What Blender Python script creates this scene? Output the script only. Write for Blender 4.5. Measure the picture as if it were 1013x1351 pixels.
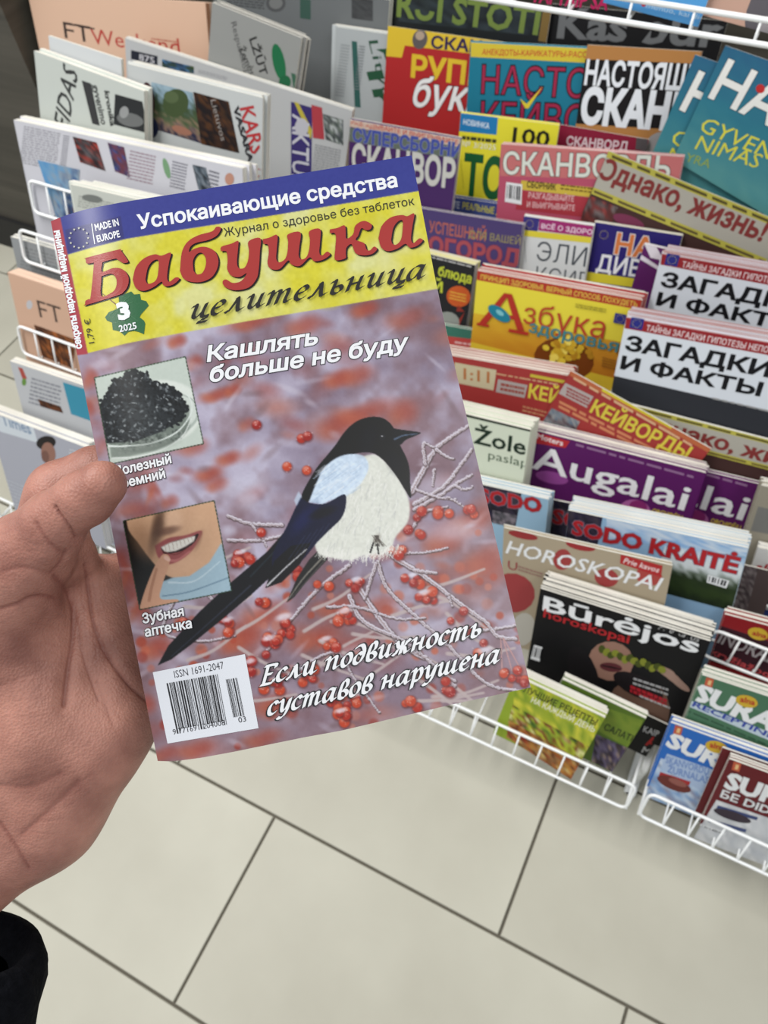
import bpy, math, random
import numpy as np
from mathutils import Matrix, Vector
from mathutils.geometry import tessellate_polygon, delaunay_2d_cdt
for o in list(bpy.data.objects): bpy.data.objects.remove(o)
SC = bpy.context.scene; C = SC.collection
rnd = random.Random(7); nrg = np.random.default_rng(5)

# ---------------------------------------------------------------- camera, light, exposure
H = 1.343; F = 1014.0; PP = np.array([506.5, 675.5])
def nz(v): return v/np.linalg.norm(v)
def ray(x, y): return np.array([(x-PP[0])/F, (y-PP[1])/F, 1.0])
_vx = nz(-ray(-2640, -540)); _vz = nz(ray(1457, -972)); _vy = nz(_vz-_vx*(_vz@_vx)); _up = -nz(np.cross(_vx, _vy))
if _up[1] > 0: _up = -_up
R = np.array([_vx, _vy, _up]); CAM = np.array([0, 0, H])
cd = bpy.data.cameras.new('camera'); cam = bpy.data.objects.new('camera', cd); C.objects.link(cam)
M = Matrix.Identity(4)
for i in range(3):
    M[i][0] = R[i, 0]; M[i][1] = -R[i, 1]; M[i][2] = -R[i, 2]; M[i][3] = CAM[i]
cam.matrix_world = M
cd.sensor_fit = 'HORIZONTAL'; cd.sensor_width = 36; cd.lens = 36*F/1013; cd.clip_start = .02
cd.dof.use_dof = True; cd.dof.focus_distance = .31; cd.dof.aperture_fstop = 27
SC.camera = cam
w = bpy.data.worlds.new('world'); SC.world = w; w.use_nodes = True
w.node_tree.nodes['Background'].inputs[0].default_value = (.93, .97, 1, 1)
w.node_tree.nodes['Background'].inputs[1].default_value = .6
def area(name, loc, sx, sy, power, rot=(0, 0, 0), col=(1, .98, .95)):
    l = bpy.data.lights.new(name, 'AREA'); l.shape = 'RECTANGLE'; l.size = sx; l.size_y = sy; l.energy = power; l.color = col
    o = bpy.data.objects.new(name, l); C.objects.link(o); o.location = loc; o.rotation_euler = rot
area('ceiling_light_area', (-1.5, .3, 3.0), .5, 2.2, 88)
area('ceiling_light_area', (1.3, .3, 3.0), .5, 2.2, 32)
SC.view_settings.view_transform = 'Standard'; SC.view_settings.look = 'None'
SC.view_settings.exposure = 0; SC.view_settings.gamma = 1; SC.view_settings.use_curve_mapping = False

# ---------------------------------------------------------------- helpers
def lin(c):
    c = np.asarray(c, float)/255
    return np.where(c <= .04045, c/12.92, ((c+.055)/1.055)**2.4)
def mat(name, col=None, rough=.5, spec=.5, attr=False):
    m = bpy.data.materials.new(name); m.use_nodes = True; b = m.node_tree.nodes['Principled BSDF']
    b.inputs['Roughness'].default_value = rough; b.inputs['Specular IOR Level'].default_value = spec
    if attr:
        a = m.node_tree.nodes.new('ShaderNodeAttribute'); a.attribute_name = 'print'
        m.node_tree.links.new(a.outputs['Color'], b.inputs['Base Color'])
    elif col is not None: b.inputs['Base Color'].default_value = (*lin(col), 1)
    return m
def ramp_noise(m, scale, c1, c2, detail=5, vec=(1, 1, 1), bump=0, coord='Object', lo=.3, hi=.7):
    nt = m.node_tree; b = nt.nodes['Principled BSDF']
    tc = nt.nodes.new('ShaderNodeTexCoord'); mp = nt.nodes.new('ShaderNodeMapping'); mp.inputs['Scale'].default_value = vec
    n = nt.nodes.new('ShaderNodeTexNoise'); n.inputs['Scale'].default_value = scale; n.inputs['Detail'].default_value = detail
    r = nt.nodes.new('ShaderNodeValToRGB'); r.color_ramp.elements[0].color = (*lin(c1), 1); r.color_ramp.elements[1].color = (*lin(c2), 1)
    r.color_ramp.elements[0].position = lo; r.color_ramp.elements[1].position = hi
    nt.links.new(tc.outputs[coord], mp.inputs[0]); nt.links.new(mp.outputs[0], n.inputs['Vector'])
    nt.links.new(n.outputs[0], r.inputs[0]); nt.links.new(r.outputs[0], b.inputs['Base Color'])
    if bump:
        bp = nt.nodes.new('ShaderNodeBump'); bp.inputs['Strength'].default_value = bump; bp.inputs['Distance'].default_value = .002
        nt.links.new(n.outputs[0], bp.inputs['Height']); nt.links.new(bp.outputs[0], b.inputs['Normal'])
    return m
MPRINT = mat('printed_cover', rough=.45, spec=.16, attr=True)
MNEWS = mat('printed_newsprint', rough=.85, spec=.15, attr=True)
MGLOSS = mat('printed_gloss', rough=.34, spec=.45, attr=True)
MPAGE = ramp_noise(mat('page_edges', rough=.8, spec=.2), 9, (188, 184, 172), (240, 238, 230), 3, (1, 1, 110), coord='Object')
MPAGEP = ramp_noise(mat('pink_page_edges', rough=.8, spec=.2), 9, (190, 160, 140), (238, 205, 182), 3, (1, 1, 110))
MWIRE = mat('white_coated_wire', (232, 234, 234), .35, .5)
MGROUT = mat('grout', (96, 92, 82), .95, .1)
MTILE = ramp_noise(mat('stone_tile', rough=.5, spec=.35), 2.2, (168, 165, 151), (184, 182, 168), 8, coord='Object', lo=.35, hi=.62)
MWALL = ramp_noise(mat('dark_laminate', rough=.6), 3, (58, 55, 48), (78, 74, 66), 6, (.6, 1, 14))
MBASE = mat('black_plinth', (18, 18, 18), .6)
MSLEEVE = ramp_noise(mat('black_cloth', rough=.95, spec=.1), 300, (4, 5, 9), (12, 13, 18), 4, bump=.6)

def link(name, me, m=None, parent=None, mw=None):
    o = bpy.data.objects.new(name, me); C.objects.link(o)
    if m is not None and me is not None: me.materials.append(m)
    if parent is not None: o.parent = parent
    if mw is not None: o.matrix_world = mw if parent is None else mw
    return o
def tag(o, label, cat, group=None, kind=None):
    if label: o['label'] = label
    if cat: o['category'] = cat
    if group: o['group'] = group
    if kind: o['kind'] = kind
def mesh(name, v, f, smooth=False):
    me = bpy.data.meshes.new(name); me.from_pydata([tuple(map(float, p)) for p in v], [], f); me.update()
    if smooth: me.shade_smooth()
    return me
def boxmesh(name, x0, x1, y0, y1, z0, z1):
    v = [(x, y, z) for z in (z0, z1) for y in (y0, y1) for x in (x0, x1)]
    return mesh(name, v, [(0, 2, 3, 1), (4, 5, 7, 6), (0, 1, 5, 4), (2, 6, 7, 3), (0, 4, 6, 2), (1, 3, 7, 5)])
def tube(pts, r, n=8, closed=False, V=None, Fc=None):
    V = [] if V is None else V; Fc = [] if Fc is None else Fc
    pts = [np.array(p, float) for p in pts]; base = len(V); N = len(pts)
    t0 = nz(pts[1]-pts[0]); a = np.array([0, 0, 1.]) if abs(t0[2]) < .8 else np.array([1., 0, 0]); u = nz(np.cross(t0, a))
    for i, p in enumerate(pts):
        if closed: t = nz(pts[(i+1) % N]-pts[i-1])
        else: t = nz(pts[min(i+1, N-1)]-pts[max(i-1, 0)])
        u = nz(u-t*(u@t)); w_ = np.cross(t, u)
        for k in range(n):
            a = 2*math.pi*k/n; V.append(p+r*(math.cos(a)*u+math.sin(a)*w_))
    for i in range(N if closed else N-1):
        j = (i+1) % N
        for k in range(n):
            Fc.append((base+i*n+k, base+i*n+(k+1) % n, base+j*n+(k+1) % n, base+j*n+k))
    if not closed:
        Fc.append(tuple(base+k for k in range(n))[::-1]); Fc.append(tuple(base+(N-1)*n+k for k in range(n)))
    return V, Fc
def rounded(pts, rad, k=4, closed=True):
    out = []; N = len(pts); pts = [np.array(p, float) for p in pts]
    for i in range(N):
        if not closed and i in (0, N-1): out.append(pts[i]); continue
        p = pts[i]; a = pts[i-1]; b = pts[(i+1) % N]
        pa = p+nz(a-p)*rad; pb = p+nz(b-p)*rad
        for s in range(k+1):
            t = s/k; out.append((1-t)**2*pa+2*t*(1-t)*p+t*t*pb)
    return out

# ---------------------------------------------------------------- lettering
GL = {}
def union(cons):
    """triangles covering the union of oriented contours (nonzero winding)"""
    V = []; E_ = []
    for c in cons:
        k = len(V); n = len(c); V += [Vector((float(p[0]), float(p[1]))) for p in c]; E_ += [(k+i, k+(i+1) % n) for i in range(n)]
    r_ = delaunay_2d_cdt(V, E_, [], 0, 1e-6); v = np.array([(p[0], p[1]) for p in r_[0]]); T = np.array([tuple(f) for f in r_[2]])
    c = v[T].mean(1); wn = np.zeros(len(T))
    for q in cons:
        q = np.asarray(q, float); p, n = q, np.roll(q, -1, 0)
        for (x1, y1), (x2, y2) in zip(p, n):
            if y1 == y2: continue
            hit = ((c[:, 1] >= y1) != (c[:, 1] >= y2)) & (c[:, 0] < (x2-x1)*(c[:, 1]-y1)/(y2-y1)+x1); wn += hit*(1 if y2 > y1 else -1)
    T = T[np.abs(wn) > .5]; u, inv = np.unique(T, return_inverse=True)
    return v[u], [tuple(f) for f in inv.reshape(-1, 3).tolist()]
def contours(st):
    cu = bpy.data.curves.new('lettering', 'FONT'); cu.body = st; cu.resolution_u = 2; cu.size = 1; cu.fill_mode = 'NONE'
    ob = bpy.data.objects.new('lettering', cu); me = ob.to_mesh(); v = [tuple(p.co)[:2] for p in me.vertices]; nb = {}
    for e in me.edges:
        a, b = e.vertices; nb.setdefault(a, []).append(b); nb.setdefault(b, []).append(a)
    ob.to_mesh_clear(); bpy.data.objects.remove(ob); bpy.data.curves.remove(cu)
    seen = set(); out = []
    for i in range(len(v)):
        if i in seen or i not in nb: continue
        loop = [i]; seen.add(i); c = i+1 if i+1 in nb[i] else nb[i][0]
        while c not in seen: seen.add(c); loop.append(c); c = next((x for x in nb[c] if x not in seen), i)
        q = np.array([v[j] for j in loop]); d = np.linalg.norm(q-np.roll(q, 1, 0), axis=1); q = q[d > 1e-5]
        if len(q) > 2: out.append(q)
    return out
def fatten(q, r_):
    p, n = np.roll(q, 1, 0), np.roll(q, -1, 0); d1 = q-p; d2 = n-q; d1 /= np.linalg.norm(d1, axis=1)[:, None]; d2 /= np.linalg.norm(d2, axis=1)[:, None]
    n1 = np.stack([-d1[:, 1], d1[:, 0]], 1); n2 = np.stack([-d2[:, 1], d2[:, 0]], 1); m = n1+n2; l = np.maximum((m*m).sum(1), .8)
    return q+m/l[:, None]*2*r_
CAPH = None
def sarea(q): return (q[:, 0]*np.roll(q[:, 1], -1)-q[:, 1]*np.roll(q[:, 0], -1)).sum()/2
def inside1(p, q):
    x, y = q[:, 0], q[:, 1]; x2, y2 = np.roll(x, -1), np.roll(y, -1); m = (y > p[1]) != (y2 > p[1])
    return (m & (p[0] < (x2-x)*(p[1]-y)/np.where(m, y2-y, 1)+x)).sum() % 2 == 1
def text2d(st, bold=.0):
    """unit lettering: x 0..1 over the ink width, y 0 baseline, 1 cap height; bold = extra stroke radius in ems"""
    global CAPH
    if CAPH is None: CAPH = max(q[:, 1].max() for q in contours('H'))
    key = (st, round(bold, 4))
    if key not in GL:
        cs = contours(st); a = min(q[:, 0].min() for q in cs); b = max(q[:, 0].max() for q in cs)
        if bold:
            A = [sarea(q) for q in cs]; new = []
            for i, q in enumerate(cs):
                sg = A[i]; big = abs(A[i])
                for j, p in enumerate(cs):
                    if j != i and abs(A[j]) > big and inside1(q[0], p) and all(inside1(t, p) for t in q[::3]): sg = A[j]; big = abs(A[j])
                new.append(fatten(q, -bold if sg > 0 else bold))
            cs = new
        v, f = union(cs); GL[key] = (np.stack([(v[:, 0]-a)/(b-a), v[:, 1]/CAPH], 1), f)
    return GL[key]

# broad-nib italic letters (x-height 1)
NIB = {
'и': (.92, [[(0,.82),(.12,1),(.19,.86),(.14,.25),(.24,.03),(.4,.12),(.6,.5)], [(.66,1),(.57,.25),(.66,.02),(.86,.2)]]),
'ц': (.95, [[(0,.82),(.12,1),(.19,.86),(.14,.25),(.24,.03),(.4,.12),(.6,.5)], [(.66,1),(.57,.25),(.66,.02),(.86,.1)], [(.86,.1),(.82,-.15),(.6,-.2),(.5,-.38),(.9,-.36)]]),
'ш': (1.4, [[(0,.82),(.12,1),(.19,.86),(.14,.25),(.24,.03),(.4,.12),(.58,.5)], [(.62,1),(.55,.25),(.65,.03),(.85,.15),(1.05,.5)], [(1.1,1),(1.02,.25),(1.11,.02),(1.3,.2)]]),
'л': (.92, [[(0,.1),(.1,.02),(.25,.35),(.45,.95)], [(.4,1),(.47,.9),(.55,.2),(.65,.02),(.85,.2)]]),
'т': (1.3, [[(0,.82),(.12,1),(.19,.86),(.1,0)], [(.14,.5),(.35,.9),(.52,.97),(.56,.8),(.48,0)], [(.5,.5),(.74,.9),(.92,.97),(.97,.8),(.9,.2),(.99,.02),(1.2,.2)]]),
'е': (.68, [[(.1,.48),(.38,.55),(.54,.78),(.4,1),(.2,.88),(.05,.5),(.1,.12),(.3,.02),(.56,.22)]]),
'ь': (.72, [[(0,.82),(.12,1),(.19,.86),(.12,.2),(.25,.0),(.48,.08),(.57,.32),(.44,.54),(.17,.48)]]),
'н': (.95, [[(0,.82),(.12,1),(.19,.86),(.1,0)], [(.14,.48),(.6,.56)], [(.67,1),(.58,.25),(.67,.02),(.87,.2)]]),
'а': (.9, [[(.64,.92),(.4,1),(.15,.8),(.03,.4),(.1,.05),(.3,.06),(.5,.4),(.66,.95)], [(.68,1),(.57,.3),(.65,.02),(.85,.2)]]),
'с': (.64, [[(.55,.82),(.42,1),(.2,.88),(.05,.5),(.1,.12),(.3,.02),(.54,.18)]]),
'п': (.98, [[(0,.82),(.12,1),(.19,.86),(.1,0)], [(.14,.5),(.38,.88),(.58,.98),(.65,.82),(.58,.2),(.67,.02),(.88,.2)]]),
'о': (.72, [[(.35,1),(.12,.8),(.03,.4),(.12,.05),(.3,.0),(.52,.22),(.6,.62),(.5,.93),(.35,1)]]),
'д': (.76, [[(.52,.68),(.35,.84),(.1,.6),(.05,.2),(.2,0),(.42,.08),(.6,.5),(.62,1.0),(.45,1.42),(.15,1.38),(.05,1.25)]]),
'в': (.74, [[(.12,.1),(.3,0),(.52,.12),(.6,.38),(.45,.6),(.25,.62)], [(.25,.62),(.52,.9),(.55,1.3),(.38,1.45),(.22,1.2),(.1,.5),(.12,.1)]]),
'ж': (1.12, [[(.05,.9),(.18,1),(.28,.62),(.5,.5)], [(.0,.08),(.14,.02),(.28,.4),(.5,.5)], [(.56,1),(.46,0)], [(.5,.5),(.72,.62),(.86,1),(1.0,.9)], [(.5,.5),(.7,.4),(.8,.02),(1.02,.16)]]),
'у': (.82, [[(0,.82),(.12,1),(.2,.86),(.2,.3),(.3,.08),(.5,.3),(.7,.98)], [(.7,1),(.56,.1),(.35,-.35),(.1,-.45),(0,-.36)]]),
'р': (.8, [[(0,.82),(.12,1),(.19,.86),(.08,-.5)], [(.15,.5),(.35,.9),(.56,.96),(.64,.55),(.48,.08),(.2,.05)]]),
'Е': (.95, [[(.3,1.45),(.16,0)], [(.12,1.47),(.8,1.45),(.82,1.22)], [(.24,.76),(.62,.76)], [(0,0),(.7,0),(.82,.28)]]),
' ': (.45, [])}
def catmull(P, k=5):
    P = [np.array(p, float) for p in P]
    if len(P) < 3: return P
    Q = [2*P[0]-P[1]]+P+[2*P[-1]-P[-2]]; out = []
    for i in range(1, len(Q)-2):
        for s in range(k):
            t = s/k; a, b, c, d = Q[i-1:i+3]
            out.append(.5*((2*b)+(-a+c)*t+(2*a-5*b+4*c-d)*t*t+(-a+3*b-3*c+d)*t**3))
    out.append(P[-1]); return out
def ccw(q): x, y = np.array(q)[:, 0], np.array(q)[:, 1]; return q if (x*np.roll(y, -1)-y*np.roll(x, -1)).sum() > 0 else q[::-1]
def nibtext(st, nw=.13, th=.03, shear=.22, ang=42):
    V = []; Fc = []; x = 0; nv = np.array([math.cos(math.radians(ang)), math.sin(math.radians(ang))])*nw
    for ch in st:
        wd, sk = NIB[ch]; key = (ch, nw, th, 'nib')
        if key not in GL and sk:
            cs = []
            for P in sk:
                Q = catmull(P, 4)
                for a, b in zip(Q[:-1], Q[1:]):
                    d = b-a
                    if np.linalg.norm(d) < 1e-6: continue
                    m = np.array([-nz(d)[1], nz(d)[0]])*th; e = nz(d)*th*.5; s_ = 1 if nv@m > 0 else -1; w_ = nv+m*s_
                    cs.append(ccw([a-w_-e, b-w_+e, b+w_+e, a+w_-e]))
            GL[key] = union(cs)
        if sk:
            v, f = GL[key]; k = len(V); V += [p+(x, 0) for p in v]; Fc += [tuple(k+i for i in g_) for g_ in f]
        x += wd+.06
    V = np.array(V); V[:, 0] += V[:, 1]*shear
    V[:, 0] = V[:, 0]/x
    return V, Fc

# ---------------------------------------------------------------- printed sheets: a builder that collects coloured faces on a surface
class Sheet:
    def __init__(s, mapfn, clip=None): s.map = mapfn; s.V = []; s.F = []; s.Cc = []; s.layer = 0; s.clip = clip
    def add(s, uv, faces, col):
        s.layer += 1; b = len(s.V)
        for p in uv: s.V.append((p[0], p[1], s.layer))
        for f in faces: s.F.append(tuple(b+i for i in f)); s.Cc.append(col)
    def build(s, name, m, parent, step=.00004, z0=.0003, mw=None, K_=.86, DS=.05):
        me = bpy.data.meshes.new(name)
        P = [s.map(p[0], p[1], z0+step*p[2]) for p in s.V]
        me.from_pydata([tuple(map(float, p)) for p in P], [], s.F); me.update()
        a = me.color_attributes.new('print', 'FLOAT_COLOR', 'CORNER')
        cc = np.concatenate([np.broadcast_to(np.asarray(c, float).reshape(-1, 3), (len(f), 3)) for f, c in zip(s.F, s.Cc)]); cc = lin(cc)
        cc = (cc*(1-DS)+cc.mean(1, keepdims=True)*DS)*K_; a.data.foreach_set('color', np.concatenate([cc, np.ones((len(cc), 1))], 1).astype(np.float32).ravel())
        return link(name, me, m, parent)
def clip_poly(P, w, h):
    for ax, lim, sg in ((0, 0, 1), (0, w, -1), (1, -h, 1), (1, 0, -1)):
        out = []
        for i in range(len(P)):
            a, b = P[i-1], P[i]; da, db = sg*(a[ax]-lim), sg*(b[ax]-lim)
            if (da >= 0) != (db >= 0):
                t = da/(da-db); out.append(a+(b-a)*t)
            if db >= 0: out.append(b)
        P = out
        if len(P) < 3: return []
    return P

# ---------------------------------------------------------------- the rack's planes
SL = 1.15; TILT = math.radians(20)
U = np.array([0, math.sin(TILT), math.cos(TILT)]); NO = np.array([0, -math.cos(TILT), math.sin(TILT)]); XA = np.array([1., 0, 0])
def on_slope(x, y, y0=.42, z0=.30):
    d = R@ray(x, y); t = (y0+(H-z0)/SL)/(d[1]-d[2]/SL); return CAM+d*t
def on_plane(x, y, O, N):
    d = R@ray(x, y); return CAM+d*(((O-CAM)@N)/(d@N))
ITEMS = []; DRY = False; PUSH = {}; REC = []
class Item:
    """a magazine or paper standing in the rack: front cover plane, stack of copies behind"""
    def __init__(s, label, TL, TR, h=.25, dn=0., base=(200, 200, 200), news=False, t=.0025, anchor=None, name=None, cat=None, page=None, w=None, front=0., stand=0.):
        a = anchor or ((TL[0]+TR[0])/2, (TL[1]+TR[1])/2)
        s.O = on_slope(*a)+NO*(dn+PUSH.get(label, 0)); s.front = front
        s.p0 = on_plane(*TL, s.O, NO); p1 = on_plane(*TR, s.O, NO)
        s.x = nz(p1-s.p0); s.y = np.cross(NO, s.x); s.w = w or np.linalg.norm(p1-s.p0); s.h = h
        zb = s.p0[2]-h*s.y[2]
        if zb < .112: s.h = (s.p0[2]-.112)/s.y[2]
        if stand: s.h = (s.p0[2]-stand)/s.y[2]
        s.base = base; s.t = t; s.news = news; s.label = label; s.ops = []
        s.name = name or ('newspaper' if news else 'magazine'); s.cat = cat or s.name
        s.pagem = page or MPAGE; s.dn = dn
        s.sh = Sheet(lambda u, v, z: (u, v, z))
        s.poly([(TL[0], TL[1])], base, full=True)
        ITEMS.append(s)
    def uv(s, p):
        q = on_plane(p[0], p[1], s.O, NO)-s.p0; return np.array([q@s.x, q@s.y])
    def poly(s, pts, col, full=False):
        if DRY: return s
        P = [np.array(q, float) for q in ([(0, 0), (0, -s.h), (s.w, -s.h), (s.w, 0)] if full else [])] or [s.uv(q) for q in pts]
        P = clip_poly(P, s.w, s.h)
        if len(P) >= 3:
            t = tessellate_polygon([[Vector((p[0], p[1], 0)) for p in P]]); s.sh.add(P, t, col)
        return s
    def band(s, a, b, ha, col, hb=None):      # strip below the line a-b, ha pixels tall
        hb = hb or ha; return s.poly([a, b, (b[0]-hb*.12, b[1]+hb), (a[0]-ha*.12, a[1]+ha)], col)
    def txt(s, st, a, b, hpx, col, bold=.0, out=None, ow=.03, shear=0, nib=False):
        if DRY: return s
        p0 = s.uv(a); p1 = s.uv(b); xd = p1-p0; L = np.linalg.norm(xd); yd = np.array([-xd[1], xd[0]])/L
        q = s.uv((a[0], a[1]-hpx)); hh = abs((q-p0)@yd)
        v, f = nibtext(st, nw=bold or .1) if nib else text2d(st, bold)
        def place(v): return [p0+xd*(x+shear*y*hh/L)+yd*hh*y for x, y in v]
        def keep(P, f): return [g for g in f if all(-.0005 <= P[i][0] <= s.w+.0005 and P[i][1] <= .0005 for i in g)]
        if out is not None:
            vo, fo = text2d(st, bold+ow); P = place(vo); s.sh.add(P, keep(P, fo), out)
        P = place(v); s.sh.add(P, keep(P, f), col); return s
    def ell(s, c, rx, ry, ang, col, n=16):
        ca, sa = math.cos(math.radians(ang)), math.sin(math.radians(ang))
        return s.poly([(c[0]+rx*math.cos(t)*ca-ry*math.sin(t)*sa, c[1]+rx*math.cos(t)*sa+ry*math.sin(t)*ca) for t in np.linspace(0, 2*math.pi, n, endpoint=False)], col)
    def photo(s, a, b, c, d, cols, nx=8, ny=6, jit=.25, fn=None):      # mottled picture in a quad a b c d (TL TR BR BL)
        if DRY: return s
        nx *= 2; ny *= 2; a, b, c, d = map(np.array, (a, b, c, d)); rr = np.random.default_rng(int(a[0]*7+a[1]))
        P = []
        for j in range(ny+1):
            for i in range(nx+1):
                u, v = i/nx, j/ny; P.append(s.uv((a*(1-u)+b*u)*(1-v)+(d*(1-u)+c*u)*v))
        P = [np.array([min(max(p[0], 0), s.w), min(p[1], 0)]) for p in P]; s.layer_ = s.sh.layer
        base = len(s.sh.V); s.sh.layer += 1
        for p in P: s.sh.V.append((p[0], p[1], s.sh.layer))
        q = np.array(cols, float); G = []
        for j in range(ny+1):
            for i in range(nx+1):
                t = fn(i/nx, j/ny) if fn else rr.random()
                t = min(max(t+(rr.random()-.5)*jit, 0), .999)*(len(cols)-1); G.append(q[int(t)]*(1-t%1)+q[min(int(t)+1, len(cols)-1)]*(t%1))
        for j in range(ny):
            for i in range(nx):
                o_ = j*(nx+1)+i; ks = (o_, o_+nx+1, o_+nx+2, o_+1); s.sh.F.append(tuple(base+k for k in ks)); s.sh.Cc.append(np.array([G[k] for k in ks]))
        return s
    def lines(s, a, b, hpx, n, col, wd=.45, seed=0):      # rows of small print below the line a-b
        rr = random.Random(seed+int(a[0])); L0 = s.sh.layer; a = np.array(a, float); b = np.array(b, float)
        for k in range(n):
            o = np.array([-.12, 1])*hpx*(k/n); x = 0
            while x < .97:
                l = rr.uniform(.05, .18); e = min(x+l, 1); p, q = a+(b-a)*x+o, a+(b-a)*e+o; hh = hpx/n*wd
                s.sh.layer = L0; s.poly([p, q, (q[0]-hh*.12, q[1]+hh), (p[0]-hh*.12, p[1]+hh)], col); x = e+.025
        return s
    def flag(s, p, sz, col=(40, 45, 130)):
        if DRY: return s
        q = s.uv(p); k = np.linalg.norm(s.uv((p[0]+sz, p[1]+sz*.2))-q)
        s.sh.add([q, q+(0, -k*.9), q+(k, -k*.9), q+(k, 0)], [(0, 1, 2, 3)], col); c = q+(k*.5, -k*.45); P = []; f = []
        for i in range(12):
            a = i*math.pi/6; m = c+k*.32*np.array([math.cos(a), math.sin(a)]); r = k*.035; b = len(P)
            P += [m+(r, 0), m+(0, r), m-(r, 0), m-(0, r)]; f.append((b, b+1, b+2, b+3))
        s.sh.add(P, f, (225, 205, 70)); return s
    def bars(s, a, b, c, d, n=24):      # barcode on a white label
        s.poly([a, b, c, d], (228, 230, 232)); a, b, c, d = map(np.array, (a, b, c, d)); rr = random.Random(3); L0 = s.sh.layer
        x = .08
        while x < .9:
            w_ = rr.choice([.8, 1, 1.8])/n*.8; f = lambda u, v: (a*(1-u)+b*u)*(1-v)+(d*(1-u)+c*u)*v
            s.sh.layer = L0; s.poly([f(x, .12), f(x+w_, .12), f(x+w_, .8), f(x, .8)], (30, 30, 34)); x += w_+rr.choice([.7, 1, 1.6])/n*.8
        return s
    def mw(s, dz=0, dx=0, dy=0):
        p = s.p0+s.x*dx+s.y*dy+NO*dz; m = Matrix.Identity(4)
        for i in range(3): m[i][0], m[i][1], m[i][2], m[i][3] = s.x[i], s.y[i], NO[i], p[i]
        return m
    def done(s, n=0, where='', jx=.0015, jy=.003, edge=None, t=None):
        """n further copies stand behind; edge = cover colour seen along their top edges"""
        t = t or s.t; w_, h = s.w, s.h
        if DRY:
            c = np.array([s.p0+s.x*i*w_-s.y*j*h for i in (0, 1) for j in (0, 1)]); yy = c@U; REC.append([s.label, s.p0@NO, (n+1)*(t+.0005)+.002, c[:, 0].min()-.004, c[:, 0].max()+.004, yy.min(), yy.max(), s.front]); return s
        blk = boxmesh('pages', 0, w_, -h, 0, -t, 0)
        o = link(s.name, blk, s.pagem); o.matrix_world = s.mw(); tag(o, s.label, s.cat)
        cov = s.sh.build('front_cover', MNEWS if s.news else MPRINT, o, K_=.76 if s.news else .86)
        if n:
            g = 'stack of the '+where
            nb = boxmesh('pages', 0, w_, -h, 0, -t, 0); cb = boxmesh('front_cover', 0, w_, -h, .0, .00002, .0003)
            for m_, mm in ((nb, s.pagem), (cb, None)):
                if mm: m_.materials.append(mm)
            a = cb.color_attributes.new('print', 'FLOAT_COLOR', 'CORNER')
            a.data.foreach_set('color', np.tile(np.array([*lin(edge or s.base), 1]), 24).astype(np.float32)); cb.materials.append(MNEWS if s.news else MPRINT)
            rr = random.Random(int(s.p0[0]*1000))
            for i in range(1, n+1):
                q = bpy.data.objects.new(s.name, nb); C.objects.link(q)
                q.matrix_world = s.mw(-(t+.0005)*i, rr.uniform(-jx, jx)*(1+.15*i), rr.uniform(-jy*.4, jy))
                tag(q, 'copy showing only its top edge, stacked behind the '+where, s.cat, g)
                cc = bpy.data.objects.new('front_cover', cb); C.objects.link(cc); cc.parent = q
        return s

# ---------------------------------------------------------------- the room
WY = 1.46
fl = link('floor', boxmesh('floor', -3.0, 2.4, -1.6, WY, -.05, -.004), MGROUT); fl['kind'] = 'structure'
J0, PX0, PJ = .134, -.358, .0022
cache = {}
for r_ in range(-6, 6):
    y0 = J0+.297*r_; y1 = y0+.297; off = PX0+.4*(r_+1)
    for k in range(-6, 6):
        x0 = off+.6*k; x1 = x0+.6
        a, b, c, d = max(x0, -3.0), min(x1, 2.4), max(y0, -1.6), min(y1, WY)
        if b-a < .02 or d-c < .02: continue
        key = (round(b-a, 3), round(d-c, 3))
        if key not in cache:
            W_, D_ = b-a, d-c; g = PJ; e = g+.0012
            v = [(g, g, -.02), (W_-g, g, -.02), (W_-g, D_-g, -.02), (g, D_-g, -.02), (g, g, -.0012), (W_-g, g, -.0012), (W_-g, D_-g, -.0012), (g, D_-g, -.0012),
                 (e, e, 0), (W_-e, e, 0), (W_-e, D_-e, 0), (e, D_-e, 0)]
            f = [(i, (i+1) % 4, 4+(i+1) % 4, 4+i) for i in range(4)]+[(4+i, 4+(i+1) % 4, 8+(i+1) % 4, 8+i) for i in range(4)]+[(8, 9, 10, 11)]
            cache[key] = mesh('floor_tile', v, f); cache[key].materials.append(MTILE)
        o = bpy.data.objects.new('floor_tile', cache[key]); C.objects.link(o); o.parent = fl; o.location = (a, c, 0)
wb = link('wall_back', boxmesh('wall_back', -3.0, 2.4, WY, WY+.1, -.05, 2.6), MWALL); wb['kind'] = 'structure'
wl = link('wall_left', boxmesh('wall_left', -3.0, -1.45, 1.13, WY-.001, -.002, 2.6), MWALL); wl['kind'] = 'structure'
bl_ = link('baseboard_left', boxmesh('baseboard_left', -3.0, -1.445, 1.118, 1.129, .0, .1), MBASE); bl_['kind'] = 'structure'
bb = link('baseboard_back', boxmesh('baseboard_back', -1.44, 2.4, WY-.015, WY-.001, .0, .1), MBASE); bb['kind'] = 'structure'

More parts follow.
